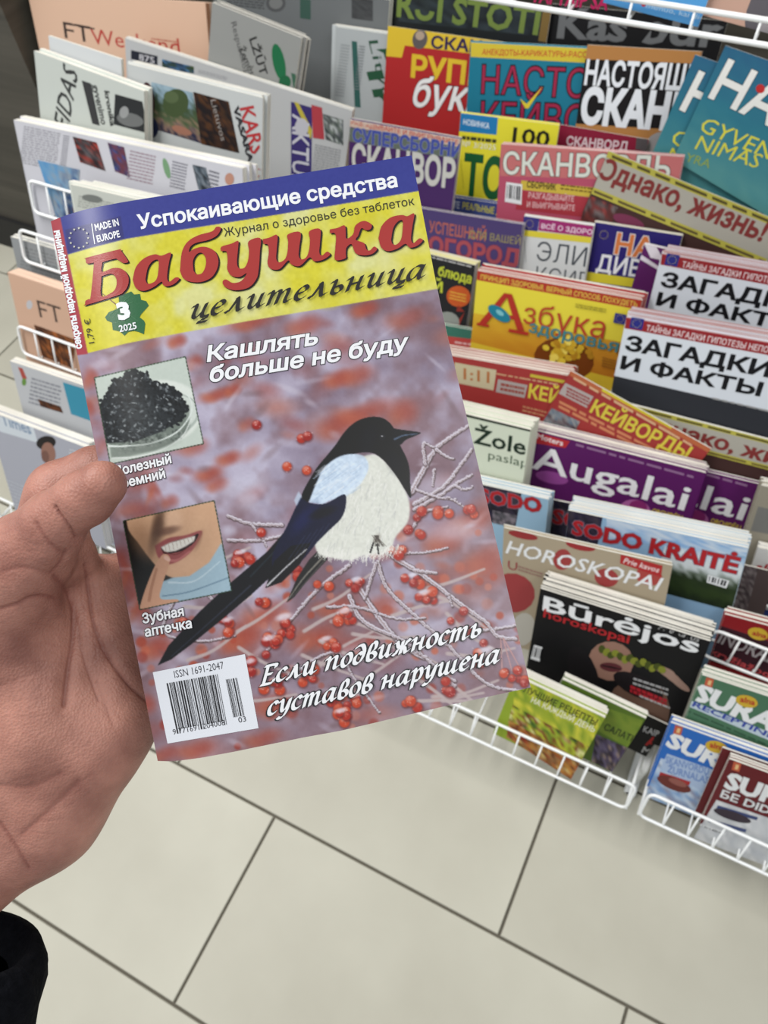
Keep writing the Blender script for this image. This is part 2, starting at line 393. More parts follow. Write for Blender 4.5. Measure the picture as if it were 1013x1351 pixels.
# ---------------------------------------------------------------- wire racks
def wire_obj(name, paths, parent, r=.0028, n=8):
    V = []; Fc = []
    for p, cl in paths: tube(p, r, n, cl, V, Fc)
    return link(name, mesh(name, V, Fc, True), MWIRE, parent)
WC = {}
def basket(parent, x0, x1, y, z, hgt=.05, dep=.07, lean=.35, pitch=.036, r=.0025, name='basket', back=0.05):
    """a wire pocket: front grid from (y,z) rising hgt and leaning forward, floor wires running back dep"""
    yt = y-hgt*lean; r0 = .012
    b = wire_obj(name, [(rounded([(x0, yt, z+hgt), (x1, yt, z+hgt), (x1, y, z), (x0, y, z)], r0), True),
        (rounded([(x0, y, z), (x0, y+dep, z), (x0, y+dep, z+back)], r0, closed=False), False),
        (rounded([(x1, y, z), (x1, y+dep, z), (x1, y+dep, z+back)], r0, closed=False), False),
        ([(x0, y+dep, z), (x1, y+dep, z)], False)], parent, r)
    k = int((x1-x0)/pitch); key = (round(hgt, 3), round(dep, 3), lean)
    if key not in WC:
        V, Fc = tube(rounded([(0, -hgt*lean, hgt), (0, 0, 0), (0, dep, 0)], .004, 2, False), .0016, 6)
        WC[key] = mesh('wire', V, Fc, True); WC[key].materials.append(MWIRE)
    for i in range(1, k):
        o = bpy.data.objects.new('wire', WC[key]); C.objects.link(o); o.parent = b; o.location = (x0+(x1-x0)*i/k, y, z)
    return b
def rack(label, x0, x1, tiers, top=.98):
    root = bpy.data.objects.new('wire_rack', None); C.objects.link(root); tag(root, label, 'magazine rack', 'wire racks standing side by side')
    root.location = (x0, .5, 0); bpy.context.view_layer.update()
    for x in (x0-.008, x1+.008):
        wire_obj('side_frame', [(rounded([(x-x0, y-.5, z) for y, z in ((.42, .008), (1.41, .008), (1.41, .95))], .03, closed=False), False)], root, .008)
        wire_obj('side_brace', [(rounded([(x-x0, y-.5, z) for y, z in ((.44, .016), (.44, .094), (.54, .094), (1.41, .55))], .01, closed=False), False)], root, .005)
    for y, z in ((1.41, .3), (1.41, .75), (1.41, .94)): wire_obj('cross_bar', [([(-.008, y-.5, z), (x1-x0+.008, y-.5, z)], False)], root, .005)
    for t in tiers:
        kw = dict(t); a = kw.pop('x0', x0); b = kw.pop('x1', x1)
        o = basket(root, a-x0, b-x0, kw.pop('y')-.5, kw.pop('z'), **kw)
    return root
# ---------------------------------------------------------------- magazines in the rack
def rack_contents():
    MPAGER = ramp_noise(mat('reddish_page_edges', rough=.8, spec=.2), 9, (150, 96, 96), (206, 176, 174), 3, (1, 1, 110)) if not DRY else None
    WH = (232, 234, 236); BK = (22, 22, 26); YE = (226, 214, 40); PW = (222, 222, 214)
    # bottom basket
    it = Item('thin green recipe magazine with vegetables on it, front left in the bottom basket', (681, 892), (798, 947), h=.215, dn=-.034, base=(150, 172, 40), t=.012)
    it.photo((678, 925), (790, 985), (762, 1034), (668, 960), [(40, 84, 24), (206, 206, 50), (150, 176, 40), (120, 40, 26), (224, 224, 150)], 10, 6)
    it.photo((681, 892), (798, 947), (787, 990), (677, 930), [(196, 198, 40), (120, 150, 36), (222, 214, 60)], 8, 3)
    it.txt('ЛУЧШИЕ РЕЦЕПТЫ', (690, 912), (785, 957), 9, (50, 56, 30), .02).txt('НА КАЖДЫЙ ДЕНЬ', (700, 926), (783, 966), 8, (240, 240, 220), .01)
    it.photo((672, 950), (770, 1005), (762, 1034), (668, 972), [(150, 40, 24), (206, 150, 60), (90, 36, 20), (230, 200, 120)], 9, 4)
    it.done(3, 'thin green recipe magazine', t=.005)
    it = Item('dark green magazine half hidden behind the thin green recipe magazine', (742, 896), (852, 948), h=.2, dn=-.05, base=(84, 110, 34), t=.006)
    it.photo((790, 930), (848, 950), (836, 990), (790, 965), [(120, 140, 44), (96, 124, 36)], 4, 3).txt('САЛАТЫ', (796, 962), (838, 981), 9, (30, 40, 20), .02)
    it.photo((786, 968), (836, 990), (822, 1026), (780, 1004), [(48, 34, 60), (110, 100, 130), (30, 24, 30), (150, 130, 120)], 6, 4)
    it.done(2, 'dark green magazine', t=.005)
    it = Item('black magazine with a red letter and white lettering at the bottom basket end', (838, 936), (878, 955), h=.19, dn=-.062, base=(18, 18, 20), w=.05)
    it.txt('KAIP', (848, 965), (868, 972), 8, (200, 200, 200), .02).txt('A', (852, 982), (862, 986), 13, (190, 30, 30), .05).txt('MS', (846, 992), (862, 999), 9, (200, 200, 200), .02)
    it.poly([(838, 1000), (858, 1006), (850, 1026), (832, 1018)], (120, 122, 118)).done()
    # black magazine with a face
    it = Item('black magazine with white title, veiled woman\'s face and raised hand', (713, 776), (937, 846), h=.24, base=(20, 20, 22), dn=-.02)
    it.ell((842, 935), 42, 40, 20, (112, 84, 70)).ell((806, 872), 30, 26, 10, (150, 112, 96)).ell((770, 890), 18, 40, -20, (26, 24, 26)).ell((806, 880), 15, 6, 8, (92, 44, 48))
    it.ell((842, 905), 36, 14, 25, (30, 26, 28)).ell((806, 880), 15, 1.2, 12, (40, 20, 24))
    for k in range(4): it.ell((876+k*7, 884+k*6), 16, 4.5, 22+k*5, (158, 128, 114))
    for k in range(14): it.ell((794+k*6.1, 856+k*1.9+(k % 3)*2), 4.5, 5.5, k*37, (128, 134, 40) if k % 2 else (70, 78, 26))
    it.txt('Būrėjos', (717, 804), (919, 861), 18.5, WH, .022).txt('horoskopai', (717, 813), (829, 848), 11, (176, 30, 36), .02)
    it.txt('Prie kavos', (868, 829), (921, 846), 8, (190, 190, 190), .0, shear=.2)
    it.lines((836, 893), (882, 908), 12, 2, (170, 170, 170)).lines((832, 903), (880, 922), 10, 2, (180, 30, 44), .8).lines((844, 916), (884, 932), 5, 1, (190, 190, 190))
    it.bars((705, 850), (716, 853), (712, 872), (700, 868), 10).done(11, 'black magazine with the veiled face', t=.0032)
    # beige horoscope magazine
    it = Item('beige horoscope magazine with white slanted title and small red tag', (665, 696), (887, 746), h=.235, base=(170, 156, 132), dn=-.01)
    for c, rx, ry, col in (((690, 706), 20, 5, (150, 48, 50)), ((766, 720), 20, 6, (156, 44, 48)), ((742, 738), 12, 14, (160, 60, 60)), ((800, 762), 16, 12, (160, 60, 60)), ((676, 782), 30, 26, (158, 60, 62)), ((690, 830), 16, 22, (190, 186, 176)), ((856, 760), 18, 12, (170, 66, 60))):
        it.ell(c, rx, ry, 12, col)
    it.txt('HOROSKOPAI', (667, 729), (866, 779), 17, WH, .012, shear=.25).poly([(819, 731), (874, 746), (872, 761), (818, 743)], (176, 40, 42)).txt('Prie kavos', (822, 742), (868, 755), 7, (240, 220, 220), .01, shear=.2)
    it.txt('U', (670, 750), (682, 753), 11, (150, 50, 60), .0).lines((684, 746), (716, 756), 8, 2, (150, 110, 100)).done(1, 'beige horoscope magazine')
    # garden homestead magazine, three copies side by side
    def sodo(lab, TL, TR, dn, sub, n=0, where=''):
        it = Item(lab, TL, TR, h=.235, base=(140, 176, 208), dn=dn)
        dx = TL[0]-750; dy = TL[1]-675
        it.photo((TL[0], TL[1]), (TL[0]+45, TL[1]+9), (TL[0]+36, TL[1]+60), (TL[0]-10, TL[1]+50), [(26, 22, 34), (64, 56, 66), (34, 30, 60)], 4, 4)
        it.photo((880+dx, 712+dy), (987+dx, 740+dy), (965+dx, 808+dy), (860+dx, 780+dy), [(150, 184, 220), (214, 222, 226), (200, 208, 210), (36, 50, 28), (46, 62, 30), (30, 40, 26)], 8, 8, .12, lambda u, v: v)
        it.photo((800+dx, 684+dy), (987+dx, 724+dy), (984+dx, 736+dy), (800+dx, 712+dy), [(120, 164, 214), (206, 216, 226), (150, 186, 222)], 8, 3)
        it.txt('SODO KRAITĖ', (755+dx, 706+dy), (970+dx, 758+dy), 18, (176, 28, 36), .04, out=(120, 110, 130), ow=.03)
        it.bars((934+dx, 760+dy), (962+dx, 768+dy), (958+dx, 778+dy), (932+dx, 770+dy), 14)
        it.done(n, where, edge=(190, 206, 220), t=.003)
    sodo('gardening magazine with sky and trees, red title fully readable', (750, 673), (987, 723), .008, 0, 10, 'gardening magazine with sky and trees')
    sodo('gardening magazine showing only one dark strip and one red letter of its title', (724, 658), (955, 706), -.002, 0)
    it = Item('gardening magazine by the held cover\'s edge, showing the end of its red title', (560, 622), (724, 659), h=.2, base=(150, 186, 212), dn=-.004)
    it.photo((600, 631), (688, 651), (680, 695), (600, 680), [(26, 22, 34), (64, 56, 66), (34, 30, 60)], 6, 4).photo((650, 673), (682, 680), (678, 696), (650, 690), [(70, 70, 76), (140, 130, 140), (40, 40, 44)], 4, 3)
    it.txt('SODO', (634, 662), (713, 676), 17, (176, 28, 36), .04, out=(120, 110, 130), ow=.03).done(8, 'gardening magazine by the held cover')
    # purple plants magazine
    def aug(lab, TL, TR, dn, sx, n, where):
        it = Item(lab, TL, TR, h=.235, base=(92, 26, 96), dn=dn)
        dx, dy = sx
        it.lines((760+dx, 585+dy), (915+dx, 628+dy), 4, 1, (150, 110, 150), .7)
        it.ell((838+dx, 672+dy), 20, 13, 10, (176, 96, 160)).ell((842+dx, 668+dy), 12, 8, 10, (140, 40, 110)).ell((728+dx, 630+dy), 22, 8, 12, (150, 70, 150))
        it.txt('Augalai', (702+dx, 617+dy), (902+dx, 673+dy), 31, (238, 238, 240), .012)
        it.poly([(704+dx, 569+dy), (752+dx, 582+dy), (746+dx, 591+dy), (702+dx, 584+dy)], (184, 40, 48)).txt('Moters', (708+dx, 578+dy), (742+dx, 588+dy), 7, (240, 225, 225), .02)
        it.txt('ORCHIDĖJŲ', (860+dx, 676+dy), (899+dx, 686+dy), 6, (214, 190, 50), .02).lines((868+dx, 681+dy), (897+dx, 689+dy), 5, 1, (200, 180, 200))
        it.done(n, where)
    aug('purple plants magazine with its full white title showing', (703, 567), (931, 624), -.0, (0, 0), 9, 'purple plants magazine')
    aug('purple plants magazine tucked at the right, only the last letters showing', (790, 588), (1007, 640), -.022, (77, 13), 2, 'purple plants magazine tucked at the right')
    it = Item('pale green herb magazine with dark title beside the purple one', (560, 533), (700, 567), h=.22, base=(208, 216, 196), dn=-.004)
    it.poly([(560, 533), (701, 567), (701, 570), (560, 537)], (40, 50, 40)).txt('Žole', (625, 584), (692, 600), 20, (30, 48, 36), .02).txt('paslap', (644, 605), (696, 617), 11, (70, 90, 70), .0)
    it.lines((618, 620), (700, 640), 12, 2, (180, 188, 170)).done(11, 'pale green herb magazine', t=.003)
    # keyword magazines
    KW = (160, 52, 50)
    it = Item('red keyword puzzle magazine, mostly hidden, with a grey price label', (560, 463), (752, 496), h=.22, base=KW, dn=-.002)
    it.poly([(600, 478), (655, 488), (651, 515), (597, 504)], (196, 184, 150)).txt('1:11', (612, 500), (645, 505), 14, (176, 110, 60), .02)
    it.poly([(657, 500), (696, 508), (692, 525), (654, 517)], (170, 160, 156)).lines((661, 505), (692, 511), 12, 2, (150, 70, 60), .6)
    it.txt('КЕЙВОРДЫ', (697, 524), (820, 552), 17, (214, 196, 60), .03).lines((655, 492), (740, 507), 4, 1, (206, 160, 120)).lines((690, 535), (730, 545), 10, 2, (200, 140, 100))
    it.poly([(700, 493), (752, 503), (751, 507), (699, 497)], (196, 176, 50)).done(10, 'hidden red keyword puzzle magazine', t=.003)
    it = Item('red keyword puzzle magazine lying askew with a big yellow title', (753, 489), (938, 592), h=.13, base=KW, dn=.014, anchor=(840, 540))
    it.poly([(753, 489), (938, 592), (936, 598), (751, 495)], (186, 100, 60)).poly([(794, 509), (886, 560), (886, 566), (794, 516)], (212, 196, 40))
    it.poly([(746, 505), (783, 523), (774, 538), (737, 519)], (176, 164, 160)).lines((748, 510), (778, 525), 13, 3, (150, 60, 60), .6)
    it.txt('КЕЙВОРДЫ', (778, 543), (903, 606), 19, (214, 196, 60), .03).lines((757, 497), (920, 590), 4, 1, (214, 170, 130), .8).lines((738, 528), (880, 600), 12, 2, (206, 130, 90), .6)
    it.photo((728, 538), (765, 556), (756, 575), (716, 556), [(90, 110, 130), (150, 150, 150), (70, 50, 60)], 5, 3).done()
    def odn(lab, TL, TR, h, dn, a, b, hp, anchor, n, where, off=(0, 0), colr=(176, 172, 160)):
        it = Item(lab, TL, TR, h=h, base=(70, 46, 44), dn=dn, anchor=anchor)
        u = np.array([TR[0]-TL[0], TR[1]-TL[1]], float); u /= np.linalg.norm(u); v = np.array([-u[1], u[0]]); L = 300; T = np.array(TL, float)
        k = hp/27
        q = lambda s, t: tuple(T+u*s+v*t)
        it.poly([q(0, 0), q(L, 0), q(L, 10*k), q(0, 10*k)], (188, 180, 70)).poly([q(0, 9*k), q(L, 9*k), q(L, 52*k), q(0, 52*k)], colr).poly([q(0, 52*k), q(L, 52*k), q(L, 61*k), q(0, 61*k)], (188, 180, 70))
        it.lines(q(6, 3*k), q(L, 3*k), 5*k, 1, (90, 80, 40), .8).lines(q(2, 55*k), q(L, 55*k), 5*k, 1, (100, 86, 50), .7, 4)
        it.txt('Однако, жизнь!', a, b, hp, (132, 52, 50), .035)
        it.photo(q(0, 64*k), q(40, 64*k), q(40, 110*k), q(0, 110*k), [(120, 110, 110), (60, 40, 40), (150, 60, 56)], 4, 4)
        it.ell(q(60, 76*k), 22, 8, 20, (120, 50, 80)).done(n, where)
    odn('grey magazine with brown title lying askew across the crossword magazines', (803, 199), (1040, 297), .10, .008, (788, 233), (1003, 318), 27, (900, 240), 0, '')
    odn('lower grey magazine with brown title, its first letters hidden by the askew red one', (806, 527), (1060, 592), .15, -.012, (842, 562), (1090, 632), 17, (930, 560), 1, 'lower grey magazine with brown title')
    it = Item('dark magazine with a fiery picture, just its top strip showing', (810, 512), (1040, 556), h=.2, base=(40, 24, 22), dn=-.03)
    it.poly([(800, 512), (876, 522), (874, 530), (800, 520)], (150, 60, 56)).txt('РОЗЫ', (880, 530), (926, 541), 10, (170, 166, 160), .01)
    it.photo((940, 525), (1040, 548), (1034, 570), (930, 545), [(40, 16, 14), (150, 50, 24), (90, 24, 18), (190, 80, 30)], 10, 4).done(2, 'dark magazine with the fiery picture')
    # facts magazines
    def zag(lab, TL, TR, dn, dy, n, where, h, t=.0035):
        it = Item(lab, TL, TR, h=h, base=(214, 220, 228), dn=dn, page=MPAGER); dx = TL[0]-826; e = dy
        it.poly([(TL[0], TL[1]), (TR[0], TR[1]), (TR[0], TR[1]+17), (TL[0]-2, TL[1]+14)], (150, 34, 40))
        it.flag((833+dx, 418+e), 17).txt('ТАЙНЫ ЗАГАДКИ ГИПОТЕЗЫ НЕПОЗНАННОЕ', (852+dx, 436+e), (1060+dx, 474+e), 7.5, (232, 214, 214), .012)
        it.txt('ЗАГАДКИ', (825+dx, 461+e), (1012+dx, 497+e), 18, BK, .035).txt('И ФАКТЫ', (819+dx, 486+e), (1001+dx, 522+e), 16, BK, .035)
        it.poly([(808+dx, 495+e), (1080+dx, 557+e), (1080+dx, 640), (800+dx, 640)], (46, 48, 54)).lines((940+dx, 524+e), (1040+dx, 547+e), 5, 1, (150, 150, 150))
        it.done(n, where, t=t)
    zag('white magazine with heavy black title and red band, lower of the two', (826, 419), (1075, 463), .0, 0, 11, 'lower white magazine with red band', .15)
    zag('white magazine with heavy black title and red band, upper of the two', (873, 335), (1110, 377), .006, -84, 10, 'upper white magazine with red band', .17)
    # yellow health magazine and its neighbours
    it = Item('yellow health magazine with big red title and teal second line', (630, 357), (847, 396), h=.23, base=(222, 190, 40))
    it.photo((626, 395), (845, 440), (815, 500), (618, 450), [(226, 196, 30), (208, 150, 26), (190, 116, 20)], 8, 6, .12, lambda u, v: v*.6+u*.4)
    it.poly([(628, 369), (847, 408), (838, 455), (622, 412)], (228, 212, 50)).poly([(630, 357), (847, 396), (846, 409), (628, 369)], (176, 52, 36)).txt('ПРИНЦИП ЗДОРОВЬЯ. ВЕРНЫЙ СПОСОБ ПОХУДЕТЬ', (634, 368), (840, 405), 6, (224, 196, 70), .015)
    it.ell((744, 474), 40, 28, 10, (120, 60, 16)); rr = random.Random(4)
    for k in range(46): it.ell((742+rr.gauss(0, 17), 462+rr.gauss(0, 10)), 5, 4, rr.random()*90, rr.choice([(226, 196, 50), (206, 166, 30), (240, 216, 90), (180, 130, 20)]), 7)
    it.txt('А', (632, 426), (692, 436), 42, (176, 44, 30), .0, shear=.12).poly([(630, 425), (646, 428), (645, 431), (629, 428)], (176, 44, 30)).poly([(672, 433), (698, 438), (697, 442), (671, 437)], (176, 44, 30)).txt('збука', (690, 425), (796, 446), 27, (180, 60, 36), .0).ell((659, 413), 17, 8, 35, (20, 126, 150)).ell((660, 412), 6, 3, 35, (120, 190, 200))
    it.txt('здоровья', (698, 437), (814, 464), 15, (60, 130, 140), .015).flag((812, 412), 15).lines((760, 400), (800, 407), 6, 2, (150, 140, 40)).lines((795, 470), (818, 476), 14, 4, (150, 96, 30)).done(7, 'yellow health magazine', edge=(170, 40, 44), t=.0045)
    it = Item('dark magazine with yellow-green lettering, orange disc and red seven', (520, 324), (627, 350), h=.2, base=(40, 40, 42), dn=-.004)
    it.lines((560, 336), (622, 351), 4, 1, (190, 190, 190)).txt('блюда', (578, 363), (621, 374), 12, (196, 206, 50), .03).txt('Й', (572, 384), (583, 386), 13, (196, 206, 50), .03).ell((605, 391), 16, 14, 10, (206, 90, 30)).lines((594, 384), (616, 389), 12, 3, (230, 180, 60))
    it.txt('7', (598, 432), (616, 434), 28, (150, 50, 40), .05, shear=.3).ell((590, 425), 16, 14, 0, (150, 156, 150)).done(5, 'dark magazine with orange disc', edge=(226, 220, 90), t=.004)
    it = Item('teal magazine with a red band peeping out below the dark one', (560, 424), (671, 444), h=.2, base=(60, 120, 104), dn=-.03)
    it.poly([(560, 440), (662, 452), (660, 464), (560, 456)], (196, 70, 66)).lines((600, 450), (655, 458), 6, 1, (230, 180, 180)).poly([(560, 455), (650, 464), (646, 480), (560, 475)], (214, 214, 204)).done(2, 'teal magazine with red band')
    # health row
    it = Item('white magazine with thin grey title under a magenta band', (691, 285), (783, 298), h=.22, base=(214, 216, 216), dn=-.004)
    it.poly([(691, 285), (712, 288), (709, 306), (688, 303)], (56, 50, 124)).flag((692, 287), 15, (56, 50, 124)).poly([(712, 288), (783, 298), (781, 313), (710, 304)], (160, 40, 110)).txt('ВСЁ О ЗДОРОВЬЕ', (714, 301), (800, 312), 6, (236, 210, 226), .02)
    it.poly([(689, 303), (782, 313), (781, 321), (688, 311)], (222, 206, 50)).txt('ЭЛИ', (707, 343), (772, 352), 24, (70, 76, 84), -.005).txt('КСИР', (706, 372), (776, 381), 20, (90, 94, 100), -.005).lines((692, 316), (694, 345), 5, 1, (80, 80, 80)).done(2, 'white magazine with thin grey title')
    it = Item('dark blue magazine with orange and white letters and a ring of stars', (785, 293), (900, 311), h=.22, base=(44, 34, 112), dn=-.012)
    it.flag((790, 301), 16, (44, 34, 112)).txt('НА', (811, 334), (858, 341), 25, (214, 120, 60), .03, out=(230, 224, 220), ow=.03).txt('ДИВАНЕ', (786, 357), (900, 374), 21, (236, 236, 240), .02).poly([(772, 358), (900, 376), (900, 388), (770, 370)], (222, 206, 40)).done(3, 'dark blue magazine with orange letters', edge=(200, 196, 170))
    it = Item('purple magazine with faded orange-red title left of the white one', (545, 273), (690, 296), h=.21, base=(76, 62, 112), dn=-.01)
    it.txt('УСПЕШНЫЙ', (566, 306), (640, 318), 14, (176, 96, 84), .02).txt('ДЛЯ ВАШЕЙ', (618, 313), (686, 323), 9, (150, 140, 90), .01).txt('ОГОРОД', (566, 333), (684, 352), 20, (166, 74, 84), .04, out=(100, 50, 90), ow=.03).done(2, 'purple magazine with faded title')
    it = Item('blue banded crossword magazine with yellow and white small lettering', (540, 251), (693, 274), h=.2, base=(60, 74, 140), dn=-.032)
    it.txt('ВЫИГРЫВАЙТЕ', (552, 267), (606, 275), 8, (190, 200, 226), .02).txt('РЕАЛЬНЫЕ ДЕНЬГИ', (610, 275), (686, 288), 8, (206, 200, 60), .02).poly([(540, 272), (690, 294), (688, 330), (540, 300)], (206, 208, 214)).done(2, 'blue banded crossword magazine')
    it = Item('magazine top edge in yellow green above the magenta band', (693, 272), (800, 290), h=.2, base=(188, 186, 90), dn=-.03)
    it.photo((693, 272), (800, 290), (798, 296), (693, 280), [(188, 186, 90), (60, 70, 60), (200, 190, 120)], 8, 2).done(1, 'yellow-green topped magazine')
    it = Item('magazine stack topped by blue print right of the purple edges', (800, 290), (1060, 348), h=.18, base=(206, 206, 200), dn=-.032)
    it.poly([(930, 318), (1060, 347), (1060, 362), (930, 332)], (90, 150, 190)).photo((846, 308), (930, 322), (926, 340), (842, 326), [(92, 30, 96), (226, 220, 230), (110, 30, 90), (236, 232, 236)], 9, 3).done(4, 'magazine with blue print', t=.003)
    it = Item('purple magazine with white flashes left of the upper white one', (850, 322), (980, 352), h=.17, base=(96, 32, 100), dn=.001)
    it.poly([(850, 322), (866, 326), (876, 344), (858, 340)], (230, 224, 232)).poly([(846, 336), (870, 352), (868, 356), (844, 342)], (226, 220, 230)).done(1, 'purple magazine with white flashes', edge=(226, 220, 232))
    # crossword row
    it = Item('crossword magazine with blue and grey title lines, left of the yellow one', (462, 158), (607, 184), h=.23, base=(70, 40, 96))
    it.poly([(462, 158), (607, 184), (606, 194), (461, 167)], (200, 176, 160)).txt('РАЗГАДЫВАЙТЕ И ВЫИГРЫВАЙТЕ', (463, 164), (604, 191), 6, (186, 60, 50), .015).poly([(460, 168), (606, 194), (603, 210), (458, 186)], (96, 106, 96))
    it.txt('СУПЕРСБОРНИК', (466, 186), (622, 210), 16, (60, 74, 156), .035, out=(136, 140, 160), ow=.03).txt('СКАНВОРД', (465, 226), (622, 252), 34, (196, 196, 190), .035).done(3, 'crossword magazine with blue and grey title')
    it = Item('yellow crossword magazine with blue corner box and dark green letters', (608, 149), (738, 165), h=.23, base=(226, 216, 36), dn=-.006)
    it.poly([(608, 149), (657, 155), (655, 178), (606, 173)], (20, 120, 180)).txt('НОВИНКА', (611, 164), (645, 170), 7, (214, 226, 236), .02).txt('100', (676, 188), (723, 194), 20, (36, 34, 24), .02)
    it.lines((610, 179), (655, 184), 6, 1, (60, 60, 40), .8).txt('№ 3/2025', (610, 193), (654, 198), 7, (240, 240, 220), .0, out=(150, 140, 40), ow=.02).txt('ТОП', (611, 255), (690, 266), 48, (24, 90, 50), .04).lines((608, 210), (612, 250), 4, 1, (80, 80, 30)).done(1, 'yellow crossword magazine')
    it = Item('crimson crossword magazine strip with white lettering beside the yellow one', (738, 164), (856, 184), h=.2, base=(140, 26, 56), dn=-.012)
    it.txt('СКАНВОРД', (747, 191), (827, 199), 11, (222, 200, 206), .03).poly([(841, 170), (856, 172), (853, 200), (838, 197)], (90, 84, 86)).done()
    it = Item('pink crossword magazine with large white dark-edged title', (661, 190), (901, 207), h=.22, base=(182, 78, 104), dn=.004)
    it.poly([(661, 190), (901, 207), (899, 240), (660, 232)], (196, 110, 110)).txt('СКАНВОРДЫ', (664, 229), (889, 238), 27, (216, 220, 210), .02, out=(50, 30, 36), ow=.022)
    it.poly([(688, 238), (800, 249), (798, 262), (686, 250)], (206, 180, 60)).txt('СБОРНИК', (695, 247), (733, 251), 8, (50, 40, 30), .03).lines((740, 243), (790, 249), 9, 2, (110, 84, 30))
    it.poly([(686, 251), (800, 263), (800, 290), (680, 276)], (170, 52, 64)).txt('РАЗГАДЫВАЙТЕ', (697, 261), (757, 266), 7, (226, 190, 190), .01).txt('И ВЫИГРЫВАЙТЕ', (695, 273), (758, 278), 7, (226, 190, 190), .01)
    it.bars((668, 240), (689, 243), (688, 270), (666, 266), 14).poly([(802, 250), (880, 262), (880, 300), (780, 290)], (52, 38, 36)).done(3, 'pink crossword magazine', edge=(206, 130, 140))
    # right of it
    it = Item('magazine with blue band and red letters behind the askew grey one', (900, 216), (1060, 247), h=.2, base=(206, 206, 200), dn=-.004)
    it.photo((902, 218), (920, 222), (916, 240), (898, 236), [(60, 80, 160), (200, 80, 70), (220, 220, 220)], 3, 3).txt('СН', (924, 240), (943, 244), 14, (176, 60, 50), .05).poly([(947, 228), (1060, 247), (1060, 262), (944, 243)], (30, 70, 160)).txt('РАЗГАДЫВАЙТЕ', (950, 240), (1030, 256), 8, (20, 30, 60), .03)
    it.poly([(946, 244), (1060, 262), (1060, 300), (930, 284)], (170, 60, 130)).txt('СУДОКУ', (960, 268), (1050, 286), 18, (232, 232, 232), .04).done(3, 'magazine with the blue band')
    # top row
    it = Item('red and yellow crossword magazine with white slanted letters', (512, 34), (668, 56), h=.22, base=(170, 34, 36), dn=-.012)
    it.poly([(512, 34), (668, 56), (664, 76), (534, 60), (530, 76), (508, 74)], (212, 180, 34)).ell((554, 52), 10, 13, 10, (90, 84, 84)).ell((554, 47), 6, 6, 0, (170, 150, 130)).txt('СКАН', (569, 63), (634, 70), 15, (46, 34, 76), .03)
    it.txt('РУПЬ', (543, 101), (638, 114), 27, (214, 180, 30), .035).txt('буквы', (543, 139), (665, 152), 37, (226, 226, 226), .02, shear=.25, out=(90, 20, 24), ow=.02).done(1, 'red and yellow crossword magazine')
    it = Item('teal puzzle magazine with crimson dark-edged letters and yellow tick', (621, 56), (815, 66), h=.22, base=(16, 116, 142), dn=-.004)
    it.poly([(621, 56), (815, 66), (814, 85), (621, 75)], (206, 184, 44)).txt('АНЕКДОТЫ-КАРИКАТУРЫ-РАСС', (636, 72), (774, 76), 7, (186, 50, 40), .015)
    it.txt('НАСТОЯ', (635, 123), (800, 131), 35, (160, 34, 70), .0, out=(20, 20, 30), ow=.035).txt('КЕЙВОР', (634, 172), (800, 180), 36, (160, 34, 70), .0, out=(20, 20, 30), ow=.035)
    it.poly([(686, 130), (695, 137), (716, 114), (697, 143), (693, 143)], (222, 200, 40)).done(1, 'teal puzzle magazine')
    it = Item('orange-brown puzzle magazine with bold white letters on black', (775, 59), (925, 68), h=.22, base=(176, 122, 64), dn=.012)
    it.poly([(771, 78), (918, 84), (905, 172), (760, 163)], (24, 22, 24)).txt('НАСТОЯЩИЙ', (771, 111), (940, 121), 30, (226, 230, 236), .03).txt('СКАНВ', (766, 161), (905, 172), 42, (226, 230, 236), .05)
    it.ell((872, 190), 22, 16, -20, (160, 156, 156)).ell((880, 196), 14, 12, 0, (180, 130, 100)).done(1, 'orange-brown puzzle magazine')
    TE = (44, 110, 132)
    def ha(lab, TL, TR, dn, sx, an):
        it = Item(lab, TL, TR, h=.108, base=TE, dn=dn, anchor=an); dx, dy = sx
        it.photo((TL[0], TL[1]), (TR[0], TR[1]), (TR[0]-60, TR[1]+200), (TL[0]-70, TL[1]+150), [(40, 96, 130), (44, 120, 140), (86, 150, 150)], 8, 8, .12, lambda u, v: v)
        it.txt('HAPPY', (935+dx, 128+dy), (1120+dx, 216+dy), 62, (230, 230, 226), .015, out=(20, 60, 76), ow=.012, shear=-.02)
        it.ell((1003+dx, 117+dy), 6, 6, 0, (190, 40, 40)).txt('GYVENIMAS', (921+dx, 172+dy), (1080+dx, 238+dy), 22, (220, 214, 60), .0, shear=.1).txt('NIMAS', (916+dx, 196+dy), (998+dx, 222+dy), 20, (220, 214, 60), .0, shear=.1).txt('YRA', (903+dx, 212+dy), (935+dx, 222+dy), 12, (150, 170, 70), .0)
        it.done()
    ha('teal magazine with tall white letters at the right edge, the front one of two', (957, 60), (1130, 120), .030, (0, 0), (957, 130))
    ha('teal magazine with tall white letters peeping out left of its twin', (917, 72), (1080, 128), .022, (-38, 16), (917, 130))
    it = Item('black magazine with big grey letters under the top wires', (728, 5), (960, 28), h=.16, base=(22, 22, 24), dn=-.04)
    it.txt('Kas būna', (736, 49), (985, 64), 38, (104, 106, 108), .03).done(1, 'black magazine with big grey letters')
    it = Item('dark magazine with large olive-green letters at the top of the rack', (512, -14), (728, 8), h=.16, base=(30, 34, 36), dn=-.04)
    it.photo((530, -10), (720, 10), (712, 48), (525, 28), [(26, 30, 34), (50, 60, 66), (36, 42, 40)], 8, 3).txt('RŪI STOTI', (524, 21), (708, 45), 32, (110, 130, 60), .03).poly([(717, 8), (728, 9), (722, 56), (710, 54)], (120, 96, 50)).done(1, 'dark magazine with olive letters')
